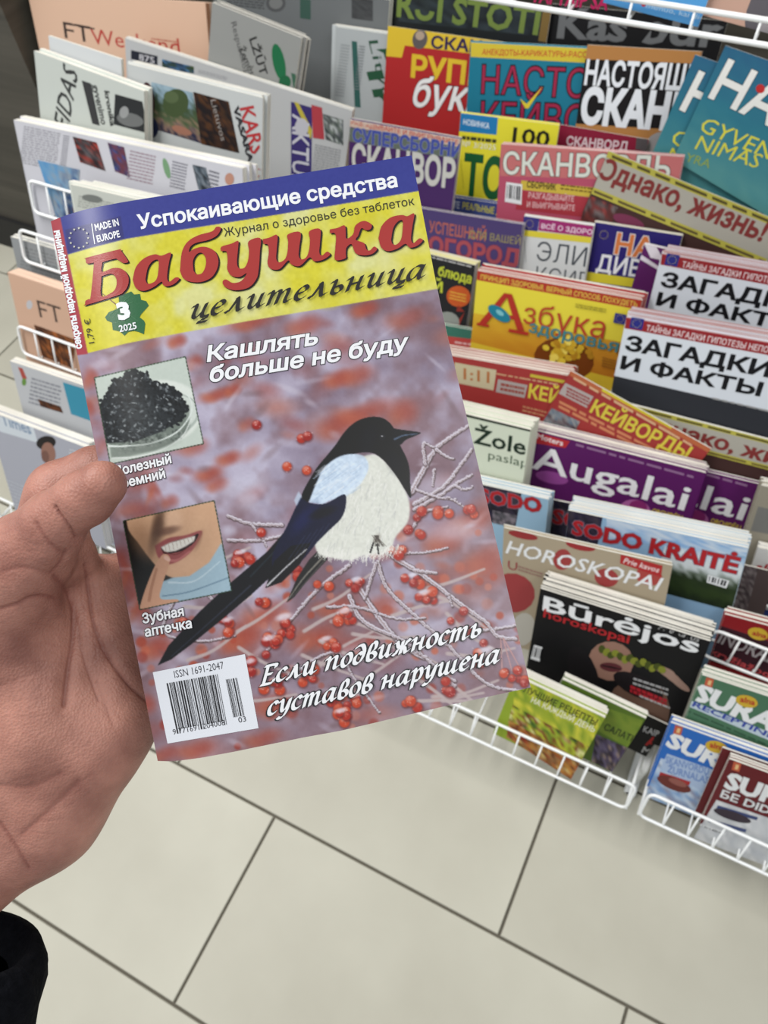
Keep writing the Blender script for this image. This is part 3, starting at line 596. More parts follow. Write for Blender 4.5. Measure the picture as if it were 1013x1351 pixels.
    # magazines standing in the top pockets
    def top(lab, TL, TR, base, fn, dn=.0):
        it = Item(lab, TL, TR, h=.16, base=base, dn=.012, anchor=((TL[0]+TR[0])/2, (TL[0]-740)*.168+13), stand=on_slope(740, 13)[2]+.016); fn(it); it.done()
    top('pink and yellow magazine behind the top wires', (650, -150), (838, -132), (220, 170, 196), lambda i: i.poly([(640, -5), (832, 10), (828, 24), (640, 0)], (226, 216, 70)).txt('TAI TAIP SAVA', (700, 2), (826, 16), 18, (196, 30, 96), .03), -.005)
    top('light blue magazine behind the top wires with faint white lettering', (838, -140), (975, -110), (80, 156, 214), lambda i: i.txt('mėnuo, kai diena', (852, 10), (940, 30), 7, (196, 220, 236), -.003).ell((849, 6), 3, 3, 0, (190, 50, 70)), -.005)
    top('magazine with bare skin and grey hair at the top right corner', (975, -110), (1140, -70), (196, 158, 140), lambda i: i.ell((1006, 20), 22, 40, 15, (96, 92, 98)).ell((1012, 40), 12, 20, 15, (150, 146, 150)), -.005)
    # right rack
    def suras(lab, TL, TR, base, a, b, hp, sub, dn, n, where, h=.2, logo=None, low=None):
        it = Item(lab, TL, TR, h=h, base=base, dn=dn)
        if low: low(it)
        it.txt('SURAS', a, b, hp, (232, 234, 236), .05)
        if sub: it.poly(sub[0], sub[3]).txt(sub[1], sub[2][0], sub[2][1], sub[4], sub[5], .03)
        it.poly([(TL[0]+6, TL[1]+3), (TL[0]+16, TL[1]+6), (TL[0]+13, TL[1]+17), (TL[0]+3, TL[1]+14)], (196, 90, 60)).poly([(TL[0]+9, TL[1]+7), (TL[0]+13, TL[1]+8), (TL[0]+11, TL[1]+14), (TL[0]+7, TL[1]+13)], (230, 190, 130))
        if logo: it.ell(logo, 15, 8, 14, (206, 170, 40)).txt('alna', (logo[0]-9, logo[1]), (logo[0]+10, logo[1]+5), 7, (176, 40, 36), .03)
        it.done(n, where, t=.003)
    GR = (74, 116, 88)
    suras('green crossword recipe magazine with white slab title in the right rack', (926, 890), (1090, 944), GR, (914, 921), (1035, 972), 23,
        ([(912, 924), (1040, 976), (1037, 986), (909, 932)], 'RECEPTINIS', [(913, 931), (1025, 977)], (190, 206, 216), 7, (50, 70, 160)), -.02, 5, 'green crossword recipe magazine', logo=(985, 925),
        low=lambda i: i.lines((906, 936), (1020, 985), 5, 1, (50, 86, 64)))
    def bl(i):
        i.photo((872, 1000), (1013, 1050), (1000, 1110), (850, 1050), [(170, 196, 226), (210, 220, 232), (120, 160, 210), (150, 150, 170)], 10, 6)
        i.poly([(880, 994), (960, 1022), (940, 1052), (872, 1012)], (170, 190, 220)).txt('SKANVORDŲ', (878, 1006), (934, 1022), 9, (110, 140, 196), .02).txt('ŽURNALAS', (880, 1018), (934, 1034), 9, (110, 140, 196), .02)
        i.poly([(871, 1018), (911, 1031), (909, 1036), (869, 1023)], (170, 44, 48)).ell((889, 1034), 24, 8, 22, (110, 50, 44)).ell((894, 1032), 13, 4, 22, (150, 90, 80))
        i.bars((860, 1041), (884, 1050), (880, 1062), (857, 1054), 16).poly([(846, 1050), (950, 1086), (936, 1110), (844, 1064)], (40, 110, 196))
    suras('blue crossword magazine with a small dark red car on its cover', (885, 953), (1060, 1016), (34, 104, 190), (879, 983), (985, 1030), 20, None, -.038, 3, 'blue crossword magazine', logo=(945, 985), low=bl)
    RD = (104, 30, 36)
    def rd(i):
        i.photo((945, 1055), (1060, 1095), (1030, 1150), (915, 1105), [(214, 216, 218), (190, 194, 200), (226, 226, 228)], 8, 5)
        i.txt('БЕ DIDELIS', (950, 1051), (1050, 1087), 10, (226, 226, 228), .03, out=(20, 20, 24), ow=.03).poly([(947, 1062), (1000, 1078), (998, 1082), (945, 1066)], (60, 74, 120)).ell((966, 1076), 26, 6, 18, (60, 50, 60)).poly([(936, 1080), (985, 1094), (983, 1098), (934, 1084)], (70, 84, 130)).bars((924, 1086), (958, 1098), (952, 1112), (918, 1100), 20)
    suras('dark red crossword magazine with black and white boxed words, front right', (962, 1001), (1130, 1062), RD, (956, 1038), (1068, 1078), 21, None, -.030, 2, 'dark red crossword magazine', low=rd)
    it = Item('dark red crossword magazine strip between the blue and the front one', (953, 986), (1100, 1038), h=.19, base=RD, dn=-.034); it.done()
    def nor(i):
        i.poly([(950, 825), (1060, 860), (1050, 905), (930, 870)], (60, 30, 40)).txt('INDRANAS', (946, 847), (1050, 888), 18, (176, 170, 172), .02).txt('kryžiažodžiai', (936, 862), (1040, 905), 9, (196, 70, 76), .02).ell((1000, 836), 14, 8, 14, (206, 170, 40)).txt('alna', (992, 837), (1010, 842), 6, (170, 40, 36), .03)
    it = Item('dark red crossword magazine behind the middle wires of the right rack', (956, 810), (1090, 846), front=.014, h=.2, base=(142, 26, 32), dn=-.008); nor(it); it.done(4, 'dark red magazine behind the middle wires', t=.003)
    it = Item('white magazine with red script and checkered crossword at the right edge', (1000, 722), (1130, 752), front=.014, h=.2, base=(206, 206, 204), dn=-.012)
    for j in range(5):
        for k in range(8): 
            if (j*3+k) % 2: it.poly([(982+k*9, 765+j*9+k*2), (990+k*9, 767+j*9+k*2), (988+k*9, 774+j*9+k*2), (980+k*9, 772+j*9+k*2)], (40, 40, 46))
    it.poly([(986, 798), (1060, 815), (1058, 826), (984, 808)], (40, 56, 120)).txt('alna', (995, 752), (1026, 760), 12, (176, 40, 50), .03, shear=.2).done(3, 'white magazine with checkered crossword', t=.003)
    it = Item('brown striped booklet beside the homestead gardening magazine', (968, 742), (1010, 752), h=.12, base=(90, 76, 76), dn=-.02, w=.06)
    it.photo((968, 742), (1000, 750), (985, 806), (955, 800), [(70, 56, 60), (140, 130, 130), (50, 40, 44)], 4, 8).done()
    it = Item('grey-beige magazine with a dark stripe right of the purple ones', (1004, 640), (1130, 668), h=.16, base=(150, 144, 128), dn=-.014)
    it.poly([(1000, 668), (1100, 690), (1098, 720), (990, 700)], (120, 120, 116)).done(5, 'grey-beige magazine', t=.003)

    # ---------------------------------------------------------------- newspapers in the left rack
    NP = (196, 198, 194); INK = (70, 72, 74)
    def vtxt(it, st, a, b, hpx, col, bold=.0, shear=0):      # lettering running down the sheet: a = start of baseline, b = its end
        if DRY: return
        p0 = it.uv(a); p1 = it.uv(b); xd = p1-p0; L = np.linalg.norm(xd); yd = np.array([-xd[1], xd[0]])/L; s_ = np.linalg.norm(it.uv((a[0]+hpx, a[1]))-p0)
        v, f = text2d(st, bold); P = [p0+xd*(x+shear*y*s_/L)+yd*s_*y for x, y in v]; it.sh.add(P, [g for g in f if all(P[i][1] < 0 and P[i][0] > -.001 and P[i][0] < it.w for i in g)], col)
    it = Item('pink newspaper with black and red title standing tallest at the back', (36, -12), (276, 4), h=.27, base=(222, 184, 158), news=True, dn=-.03, page=MPAGEP)
    it.txt('FT', (86, 50), (122, 57), 21, (66, 54, 50), .0).txt('Weekend', (122, 58), (238, 72), 20, (186, 66, 58), .0)
    for a, b, y in ((84, 104, 29), (104, 125, 33)): it.poly([(a, y+1), (b, y+4), (b, y+6), (a, y+3)], (66, 54, 50))
    it.lines((200, 50), (236, 55), 4, 1, (190, 110, 90)).poly([(271, 2), (277, 4), (282, 60), (276, 60)], (120, 84, 60)).done(1, 'tall pink newspaper', t=.006)
    it = Item('white newspaper edge sticking out right of the tall pink one', (240, 14), (292, 22), h=.22, base=(216, 218, 218), news=True, dn=-.042, w=.07); it.done(0, t=.006)
    it = Item('grey newspaper with green print and sideways title, behind the photo newspaper', (280, 3), (398, 50), h=.25, base=(150, 152, 150), news=True, dn=-.028)
    vtxt(it, 'LŽŪT', (329, 52), (344, 100), 10, (40, 40, 40), .02); vtxt(it, 'Žemės', (315, 64), (330, 100), 8, (50, 50, 50), .01); vtxt(it, 'Respublikos', (305, 30), (322, 96), 7, (70, 70, 70), 0)
    it.ell((368, 82), 8, 25, -12, (30, 110, 70)).ell((376, 108), 8, 9, 0, (30, 100, 64)).poly([(384, 96), (390, 98), (396, 122), (388, 120)], (60, 100, 80)).done(5, 'grey newspaper with green print', t=.004, edge=(120, 120, 118), jx=.006)
    it = Item('newspaper with a long green scrawled sideways title right of the green print one', (443, 35), (540, 49), h=.24, base=(176, 182, 184), news=True, dn=-.026)
    vtxt(it, 'Litvos', (486, 54), (510, 150), 12, (40, 80, 60), -.0, .2); it.poly([(464, 54), (471, 55), (476, 142), (468, 141)], (50, 96, 90)).poly([(496, 65), (511, 64), (519, 88), (518, 142), (513, 141), (513, 92), (506, 70)], (40, 86, 60))
    vtxt(it, 'Ir', (484, 96), (500, 150), 20, (40, 86, 60), .01, .2); it.lines((450, 58), (462, 60), 70, 18, (150, 156, 158)).lines((474, 60), (482, 61), 60, 16, (120, 126, 130)).done(3, 'newspaper with green scrawled title', t=.007, jx=.01)
    it = Item('dark grey newspaper with a small emblem, at the very back of the top tier', (280, -34), (514, 0), h=.2, base=(110, 114, 116), news=True, dn=-.03)
    it.ell((364, 4), 13, 12, 0, (84, 86, 88)).ell((364, 4), 9, 8, 0, (120, 122, 122)).poly([(396, -2), (410, 0), (410, 26), (396, 24)], (60, 90, 80)).lines((300, -6), (350, 0), 14, 4, (70, 72, 74)).photo((464, -4), (492, 0), (492, 28), (464, 24), [(80, 82, 84), (60, 62, 64)], 3, 5).done(1, 'dark grey newspaper with emblem', t=.006)
    it = Item('newspaper with purple side strip and white letters next to the crosswords', (165, 50), (465, 146), h=.27, base=(186, 188, 190), news=True, dn=-.012)
    it.poly([(173, 66), (208, 74), (208, 86), (173, 78)], (38, 42, 54)).txt('875', (184, 79), (204, 84), 8, (190, 190, 196), .02).photo((214, 78), (256, 88), (256, 97), (214, 90), [(60, 80, 40), (40, 60, 90), (90, 150, 200)], 5, 2).lines((262, 92), (300, 102), 5, 2, (150, 152, 156))
    it.poly([(384, 134), (412, 142), (411, 232), (384, 232)], (58, 48, 112)).poly([(388, 134), (394, 136), (412, 172), (410, 184)], (190, 176, 60)); vtxt(it, 'AKTUAL', (386, 150), (386, 262), 22, (200, 200, 210), .01)
    it.ell((398, 168), 9, 12, 0, (190, 190, 200)).poly([(411, 138), (425, 142), (428, 184), (413, 182)], (176, 60, 70)).photo((426, 150), (453, 158), (453, 192), (430, 184), [(60, 70, 70), (130, 140, 130), (40, 44, 50), (190, 196, 196)], 4, 5, .9)
    it.lines((416, 190), (450, 198), 40, 12, (140, 142, 146)).done(3, 'newspaper with purple strip', t=.004, jx=.004)
    it = Item('newspaper with tree photo, dark advert and red sideways letters', (169, 84), (347, 129), h=.27, base=(192, 196, 196), news=True, dn=.004)
    it.photo((200, 108), (254, 122), (268, 190), (196, 168), [(150, 176, 190), (120, 146, 160), (60, 76, 50), (70, 90, 60), (150, 120, 100), (40, 44, 70)], 8, 8, .3, lambda u, v: v)
    it.ell((232, 136), 17, 19, 15, (66, 82, 50)).ell((226, 128), 10, 8, 15, (84, 100, 66)).ell((240, 172), 14, 5, 20, (160, 110, 90)).ell((196, 130), 8, 22, -8, (70, 40, 44)).ell((200, 168), 9, 14, -8, (34, 40, 70))
    it.photo((255, 121), (302, 134), (316, 202), (266, 190), [(34, 26, 26), (60, 40, 32), (90, 56, 30), (26, 24, 28)], 6, 7, .9); vtxt(it, 'Lietuvos', (278, 132), (292, 186), 7, (150, 144, 140), 0)
    vtxt(it, 'KARŠTA', (317, 143), (340, 236), 18, (180, 50, 54), .02); vtxt(it, 'VASARA', (308, 142), (328, 214), 7, (50, 50, 54), .05); it.done(5, 'newspaper with tree photo', t=.0035, jx=.004)
    it = Item('greyish newspaper with black sideways title and a black and white photo', (45, 67), (190, 120), h=.26, base=(196, 202, 196), news=True, dn=.016)
    vtxt(it, 'VEIDAS', (86, 196), (103, 99), 17, (60, 62, 62), .012, .2); it.poly([(108, 106), (120, 110), (132, 166), (122, 163)], (60, 60, 62)); vtxt(it, 'gyvenimo', (122, 112), (134, 164), 8, (70, 72, 72), .03); vtxt(it, 'kronika', (138, 120), (146, 166), 6, (60, 62, 62), .04)
    it.poly([(152, 124), (188, 134), (196, 176), (150, 164)], (46, 48, 50)).ell((172, 158), 18, 9, 12, (110, 112, 112)).ell((164, 148), 6, 8, 12, (150, 152, 152)).done(3, 'newspaper with black sideways title', t=.005, jx=.003)
    it = Item('white newspaper page edge rising behind the black sideways title', (64, 47), (160, 78), h=.25, base=(206, 210, 212), news=True, dn=-.012); it.done(0, t=.005)
    it = Item('bright white newspaper full of small photos, second tier on the left', (18, 158), (320, 222), front=.014, h=.25, base=(206, 206, 214), news=True, dn=.004)
    it.lines((32, 166), (80, 176), 50, 16, (150, 150, 158), .5).lines((84, 178), (92, 180), 50, 16, (120, 120, 130)).photo((96, 180), (128, 188), (140, 226), (106, 214), [(70, 50, 50), (170, 60, 50), (90, 90, 94), (50, 40, 44)], 4, 4, .9).photo((142, 188), (164, 194), (172, 234), (152, 226), [(60, 60, 90), (120, 60, 70), (60, 80, 140)], 3, 4, .9)
    it.lines((172, 198), (206, 206), 40, 9, (160, 140, 150)).ell((220, 222), 4, 14, -15, (120, 160, 120)).lines((228, 212), (248, 217), 36, 9, (130, 130, 140)).photo((254, 217), (272, 221), (280, 252), (262, 250), [(50, 64, 76), (130, 140, 150), (40, 44, 50)], 3, 4, .9).lines((276, 224), (290, 228), 30, 6, (120, 120, 130)).ell((303, 236), 6, 8, 0, (190, 140, 120))
    it.photo((50, 211), (106, 224), (100, 290), (78, 296), [(90, 150, 200), (110, 160, 200), (150, 160, 170), (50, 90, 150), (110, 70, 64)], 6, 7, .4, lambda u, v: u*.5+v*.5)
    it.done(5, 'bright white newspaper', t=.005, jx=.003)
    it = Item('folded grey-white newspapers on the left, half behind the cover, topmost of the pile', (93, 243), (300, 290), h=.16, base=(200, 204, 196), news=True, dn=.022)
    it.lines((104, 258), (150, 268), 16, 5, (150, 154, 148)).ell((122, 262), 14, 5, 10, (120, 124, 120)).done(6, 'folded grey-white newspaper', t=.0045, jx=.012, jy=.004)
    it = Item('dull grey newspaper in the low wire pocket on the left', (14, 312), (110, 340), front=.014, h=.12, base=(150, 154, 156), news=True, dn=.0, w=.3)
    it.lines((30, 325), (90, 342), 40, 9, (130, 134, 136)).done(1, 'dull grey newspaper', t=.006)
    it = Item('folded pink newspaper with black capitals, lower left pocket', (10, 359), (110, 392), front=.014, h=.2, base=(216, 176, 150), news=True, dn=.002, page=MPAGEP, w=.34)
    it.txt('FT', (53, 418), (84, 428), 21, (90, 74, 66), .0).ell((39, 402), 4, 6, 0, (196, 196, 200)).photo((45, 428), (100, 448), (96, 486), (56, 470), [(120, 76, 50), (60, 40, 34), (190, 110, 50), (90, 56, 40)], 7, 5, .8).done(1, 'folded pink newspaper', t=.012, edge=(216, 176, 150))
    it = Item('newspaper with turquoise block and red-green mark, lower left pocket', (13, 476), (115, 510), h=.14, base=(196, 198, 202), news=True, dn=.004, w=.3)
    it.poly([(24, 484), (30, 486), (36, 500), (30, 500)], (180, 80, 70)).ell((32, 504), 3, 5, 0, (110, 150, 70)).lines((42, 498), (82, 510), 36, 7, (140, 142, 150)).poly([(83, 504), (122, 516), (122, 556), (94, 546)], (60, 150, 178)).photo((50, 526), (80, 536), (84, 545), (54, 536), [(40, 30, 30), (120, 70, 40)], 4, 2).done(2, 'newspaper with turquoise block', t=.005)
    it = Item('light grey magazine with a man in a dark suit, lowest left', (-18, 541), (113, 590), h=.225, base=(170, 172, 184), dn=.004)
    it.poly([(-16, 544), (44, 563), (50, 584), (-10, 566)], (206, 214, 222)).txt('Times', (4, 560), (42, 573), 13, (130, 150, 176), .02)
    it.ell((74, 640), 20, 26, -14, (28, 32, 46)).ell((61, 584), 13, 9, -8, (34, 28, 30)).ell((64, 598), 9.5, 15, -8, (150, 108, 94)).ell((60, 602), 5, 8, -8, (120, 84, 74)).poly([(66, 613), (74, 611), (80, 634), (74, 634)], (200, 204, 214)).lines((4, 630), (40, 644), 60, 14, (186, 190, 200)).lines((92, 592), (112, 598), 16, 4, (206, 208, 214))
    it.done(5, 'light grey magazine with man in suit', t=.004)


    it = Item('blue and white magazine glimpsed through the gap under the thumb', (100, 660), (220, 703), h=.2, base=(74, 92, 176), dn=-.05)
    it.poly([(100, 676), (190, 706), (190, 712), (100, 682)], (206, 214, 232)).poly([(100, 698), (180, 728), (180, 736), (100, 706)], (226, 232, 244)).poly([(100, 716), (180, 744), (176, 770), (96, 738)], (110, 150, 220)).done(1, 'blue and white magazine')

DRY = True; rack_contents(); DRY = False; REC.sort(key=lambda r_: -r_[1]); placed = []
for lab, N_, th, xa, xb, ya, yb, fr in REC:      # front to back: every sheet and its stack clears whatever stands in front of it
    n0 = N_
    for N2, th2, a2, b2, c2, d2 in placed:
        if xa < b2 and a2 < xb and ya < d2 and c2 < yb: N_ = min(N_, N2-th2-.0015-fr)
    PUSH[lab] = N_-n0; placed.append((N_, th, xa, xb, ya, yb))
rack_contents()
FRONTS = {i.label: i for i in ITEMS}

def rail(p, lab, hgt=.05, lean=-.36, fwd=.007):      # bottom rail of the pocket whose top rail is seen at p, just in front of the sheets it holds
    it = next(i for l, i in FRONTS.items() if l.startswith(lab)); q = on_plane(p[0], p[1], it.O+NO*fwd, NO); return dict(x0=q[0]-.004, y=q[1]+hgt*lean, z=q[2]-hgt, hgt=hgt, lean=lean, dep=.03, back=.0)
BOT = dict(y=.367, z=.10, hgt=.05, dep=.13, lean=-.45, back=.05)
_q = on_slope(740, 13)+NO*.02; _r = on_plane(1013, 27, _q, NO); TOPW = dict(y=_q[1], z=_q[2], lean=-.36, dep=.07, back=.04, pitch=.067, r=.003, hgt=_r[2]-_q[2])
RK = [rack('white wire rack on the left, its pockets full of newspapers', -1.12, -.53,
    [BOT, dict(rail((40, 238), 'bright white newspaper'), x1=-.56), dict(rail((27, 303), 'dull grey newspaper'), x1=-.56), dict(rail((25, 430), 'folded pink newspaper'), x1=-.56)]),
  rack('white wire rack in the middle, packed with crossword and health magazines', -.51, .147, [BOT, dict(TOPW, x0=-.80)]),
  rack('white wire rack at the right edge with recipe magazines in its pockets', .167, .82,
    [BOT, dict(rail((980, 748), 'white magazine with red script')), dict(rail((946, 832), 'dark red crossword magazine behind')), TOPW])]
for i in ITEMS[len(ITEMS)//2:]:      # a wire tray under every standing pile, its arms running back to the rear posts
    zb_ = i.p0[2]-i.h*i.y[2]-.003
    if abs(i.x[2]) > .12 or zb_ < .125 or i.w < .1 or i.h < .18: continue
    f_ = i.p0-i.y*i.h+NO*.004; x_ = sorted((f_[0], f_[0]+i.x[0]*i.w)); rt = RK[0 if x_[0] < -.53 else 1 if x_[0] < .14 else 2]; o_ = np.array(rt.location); a_, b_ = x_[0]+.035, x_[1]-.035; y_ = f_[1]
    wire_obj('tray', [(rounded([(a_, 1.41, zb_), (a_, y_, zb_), (a_, y_-.004, zb_+.014), (b_, y_-.004, zb_+.014), (b_, y_, zb_), (b_, 1.41, zb_)], .004, 2, False), False), ([(a_, y_+.02, zb_), (b_, y_+.02, zb_)], False)], rt, .0018, 6).location = Vector((-o_[0], -o_[1], 0))

# ---------------------------------------------------------------- the held magazine
MO = np.array([-.1325, -.1183, .3066]); MN = np.array([-.0635, .0660, .9958])
def left_x(y): return 67+(y-292)*141/712
def held(x, y, z=0.):
    s_ = (x-left_x(y))/(476+(y-292)*26/712); r_ = ray(x, y); t = (MO@MN)/(r_@MN)+.009*(max(0, .2-s_)/.2)**2-z
    return CAM+R@(r_*t)
def interp(tab, n, ax):
    tab = np.array(tab, float); u = (tab[:, ax]-tab[0, ax])/(tab[-1, ax]-tab[0, ax]); t = np.linspace(0, 1, n)
    if ax == 0: t2 = t
    k = np.stack([np.interp(t, u, tab[:, 0]), np.interp(t, u, tab[:, 1])], 1)
    return k
def smooth(k, m):
    for _ in range(m): k[1:-1] = (k[:-2]+2*k[1:-1]+k[2:])/4
    return k
def coons(NX, NY):
    top = smooth(interp([(67, 292), (75, 288.5), (90, 283), (110, 277), (129, 273), (160, 267), (200, 260.5), (236, 255), (330, 239.5), (543, 205)], NX, 0), NX//30)
    bot = smooth(interp([(208, 1004), (225, 1004.5), (241, 1003), (267, 999.5), (310, 991.5), (400, 973), (450, 964), (596, 929.5), (700, 907)], NX, 0), NX//30)
    lf = interp([(67, 292), (208, 1004)], NY, 1); rt = smooth(interp([(543, 205), (552, 252), (577, 383), (589.5, 440), (637, 640), (700, 907)], NY, 1), NY//20)
    s_ = np.linspace(0, 1, NX)[None, :, None]; t = np.linspace(0, 1, NY)[:, None, None]
    c = lambda p: np.array(p, float)
    return (1-t)*top[None]+t*bot[None]+(1-s_)*lf[:, None]+s_*rt[:, None]-((1-s_)*(1-t)*top[0]+s_*(1-t)*top[-1]+(1-s_)*t*bot[0]+s_*t*bot[-1])
def held_v(P, z=0.):
    x, y = P[..., 0], P[..., 1]; r_ = np.stack([(x-PP[0])/F, (y-PP[1])/F, np.ones_like(x)], -1)
    s_ = (x-left_x(y))/(476+(y-292)*26/712); t = (MO@MN)/(r_@MN)+.009*(np.maximum(0, .2-s_)/.2)**2-z
    return (r_*t[..., None])@R.T+CAM
# the cover picture, painted as colours of a fine grid of the sheet
X0, Y0, CW, CHH = 55, 195, 660, 825
def noise(sc, seed, w=CW, h=CHH):
    g = np.random.default_rng(seed); a = g.random((int(h/sc)+4, int(w/sc)+4)); y = np.arange(h)/sc; x = np.arange(w)/sc
    yi = y.astype(int); xi = x.astype(int); fy = (y-yi); fx = (x-xi); fy = fy*fy*(3-2*fy); fx = fx*fx*(3-2*fx)
    A = a[yi][:, xi]; B = a[yi][:, xi+1]; C_ = a[yi+1][:, xi]; D = a[yi+1][:, xi+1]
    return (A*(1-fx)+B*fx)*(1-fy)[:, None]+(C_*(1-fx)+D*fx)*fy[:, None]
CV = np.zeros((CHH, CW, 3))
n1 = noise(90, 1)*.5+noise(40, 2)*.3+noise(16, 3)*.2; n2 = noise(60, 4)*.55+noise(24, 5)*.3+noise(9, 6)*.15; n3 = noise(3, 9)
A1, A2, A3 = np.array((146, 134, 154.)), np.array((190, 184, 204.)), np.array((122, 88, 92.))
k1 = np.clip((n1-.3)/.4, 0, 1)[..., None]; k2 = np.clip((n2-.42)/.3, 0, 1)[..., None]
CV[:] = (A1*(1-k1)+A2*k1)*(1-.6*k2)+A3*.6*k2
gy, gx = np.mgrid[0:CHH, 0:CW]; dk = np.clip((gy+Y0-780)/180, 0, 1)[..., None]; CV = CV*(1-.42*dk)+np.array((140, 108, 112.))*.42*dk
def blob(x, y, rx, ry, ang, col, a=1., soft=.5):
    x -= X0; y -= Y0; r_ = int(max(rx, ry)*(1+soft))+2; xa, xb, ya, yb = max(0, int(x-r_)), min(CW, int(x+r_)+1), max(0, int(y-r_)), min(CHH, int(y+r_)+1)
    if xa >= xb or ya >= yb: return
    yy, xx = np.mgrid[ya:yb, xa:xb]; c_, s_ = math.cos(math.radians(ang)), math.sin(math.radians(ang)); u = ((xx-x)*c_+(yy-y)*s_)/rx; v = (-(xx-x)*s_+(yy-y)*c_)/ry
    d = np.sqrt(u*u+v*v); m = np.clip((1+soft-d)/(2*soft+1e-3), 0, 1); m = (m*m*(3-2*m)*a)[..., None]
    CV[ya:yb, xa:xb] = CV[ya:yb, xa:xb]*(1-m)+np.array(col, float)*m
def pmask(pts, ss=3):
    P = np.array(pts, float)-(X0, Y0); xa, xb = max(0, int(P[:, 0].min())-1), min(CW, int(P[:, 0].max())+2); ya, yb = max(0, int(P[:, 1].min())-1), min(CHH, int(P[:, 1].max())+2)
    yy, xx = np.mgrid[ya*ss:yb*ss, xa*ss:xb*ss]; yy = (yy+.5)/ss; xx = (xx+.5)/ss; ins = np.zeros(yy.shape, bool)
    for i in range(len(P)):
        (x1, y1), (x2, y2) = P[i-1], P[i]
        if y1 == y2: continue
        c = ((yy < y1) != (yy < y2)) & (xx < (x2-x1)*(yy-y1)/(y2-y1)+x1); ins ^= c
    m = ins.reshape(yb-ya, ss, xb-xa, ss).mean((1, 3)); return m, (slice(ya, yb), slice(xa, xb))
def boxblur(m, k):
    for _ in range(k):
        p = np.pad(m, 1); m = (p[:-2, 1:-1]+p[2:, 1:-1]+p[1:-1, :-2]+p[1:-1, 2:]+2*p[1:-1, 1:-1])/6
    return m
def poly(pts, col, a=1., blur=0, noise_=0, curve=False):
    if curve:
        pts = catmull(list(pts)+[pts[0]], 5)[:-1]
    m, sl = pmask(pts); m = boxblur(m, blur)*a; m = m[..., None]; c = np.array(col, float)
    if noise_: c = c+((n3[sl]-.5)*noise_*2)[..., None]
    CV[sl] = CV[sl]*(1-m)+c*m
def stroke(pts, w0, w1, col, a=1., soft=.25, cur=True, jit=0):
    Q = catmull(pts, 6) if cur else [np.array(p, float) for p in pts]; L = [0]
    for p, q in zip(Q[:-1], Q[1:]): L.append(L[-1]+np.linalg.norm(q-p))
    T = L[-1]; n = max(2, int(T/1.1)); g = np.random.default_rng(int(pts[0][0])); 
    for i in range(n+1):
        d = T*i/n; x = np.interp(d, L, [q[0] for q in Q]); y = np.interp(d, L, [q[1] for q in Q]); w_ = w0+(w1-w0)*i/n
        if jit: x += g.normal(0, jit); y += g.normal(0, jit); w_ *= g.uniform(.7, 1.2)
        blob(x, y, w_/2+.3, w_/2+.3, 0, col, a, soft)
g = np.random.default_rng(11)
# out of focus berries
for i in range(190):
    x, y = g.uniform(100, 700), g.uniform(410, 1000); r_ = g.uniform(5, 15)
    blob(x, y, r_*1.5, r_*.8, g.uniform(-40, 20), [(166, 86, 76), (178, 94, 74), (150, 76, 72), (188, 116, 96), (150, 100, 104)][i % 5], g.uniform(.15, .6), .95)
for x, y, rx, ry, a_ in ((330, 425, 28, 9, .8), (400, 430, 22, 12, .7), (480, 408, 16, 9, .9), (535, 420, 26, 12, .5), (440, 565, 22, 14, .7), (480, 545, 40, 12, .75), (530, 545, 18, 16, .7), (620, 690, 26, 14, .8), (585, 715, 24, 16, .8), (640, 740, 28, 18, .8), (570, 765, 18, 9, .8), (150, 445, 20, 10, .6), (232, 450, 10, 8, .9), (255, 478, 9, 9, .7), (283, 522, 18, 7, .9), (305, 515, 9, 7, .9), (325, 560, 10, 8, .6), (275, 625, 16, 8, .8), (300, 605, 14, 8, .9), (285, 640, 12, 8, .7), (445, 500, 18, 10, .9), (470, 495, 20, 12, .7), (255, 590, 16, 10, .6), (200, 648, 6, 16, .8), (222, 662, 10, 8, .6), (118, 500, 9, 14, .8), (112, 540, 8, 12, .8), (135, 590, 7, 12, .4), (165, 760, 8, 30, .9), (180, 800, 10, 22, .9), (205, 855, 20, 14, .9), (190, 930, 12, 12, .7), (215, 995, 20, 9, .6), (260, 990, 24, 10, .6), (345, 975, 24, 10, .6), (360, 930, 22, 14, .8), (500, 800, 22, 12, .6), (440, 800, 26, 12, .7), (420, 840, 30, 14, .7), (320, 840, 28, 18, .8), (350, 810, 30, 14, .7)):
    blob(x+6, y-3, rx*.6, ry*.8, -30, (160, 74, 62), a_*.6, .9); blob(x, y, rx, ry*.9, -14, (172, 84, 68), a_*.75, .95); blob(x-rx*.5, y+ry*.4, rx*.5, ry*.7, 20, (190, 108, 78), a_*.5, .9)
for x, y, rx, ry in ((270, 690, 14, 9), (325, 660, 12, 12), (300, 700, 9, 7), (600, 700, 30, 12), (560, 830, 30, 12), (480, 860, 40, 12), (320, 640, 26, 12), (570, 640, 30, 14)):
    blob(x, y, rx, ry, -10, (206, 204, 222), .55, .8)
for i in range(170):
    x, y = g.uniform(120, 690), 700+290*g.beta(1.6, 1.2); r_ = g.uniform(4, 8); c_ = [(176, 80, 58), (196, 110, 86), (158, 64, 52), (190, 126, 112)][i % 4]
    blob(x, y, r_, r_, 0, c_, g.uniform(.4, .85), .4)
for i in range(120):
    x, y = g.uniform(110, 690), g.uniform(440, 980); blob(x, y, g.uniform(6, 22), g.uniform(2, 5), g.uniform(-60, 60), [(214, 210, 224), (120, 96, 100), (196, 190, 208)][i % 3], .35, .8)
for i in range(26):
    x, y = g.uniform(200, 640), g.uniform(760, 930); a_ = g.uniform(-.6, .9); stroke([(x, y), (x+40*math.cos(a_), y+40*math.sin(a_)+g.uniform(-8, 8)), (x+90*math.cos(a_), y+90*math.sin(a_))], 4, 2.5, (190, 176, 176), .55, .7)
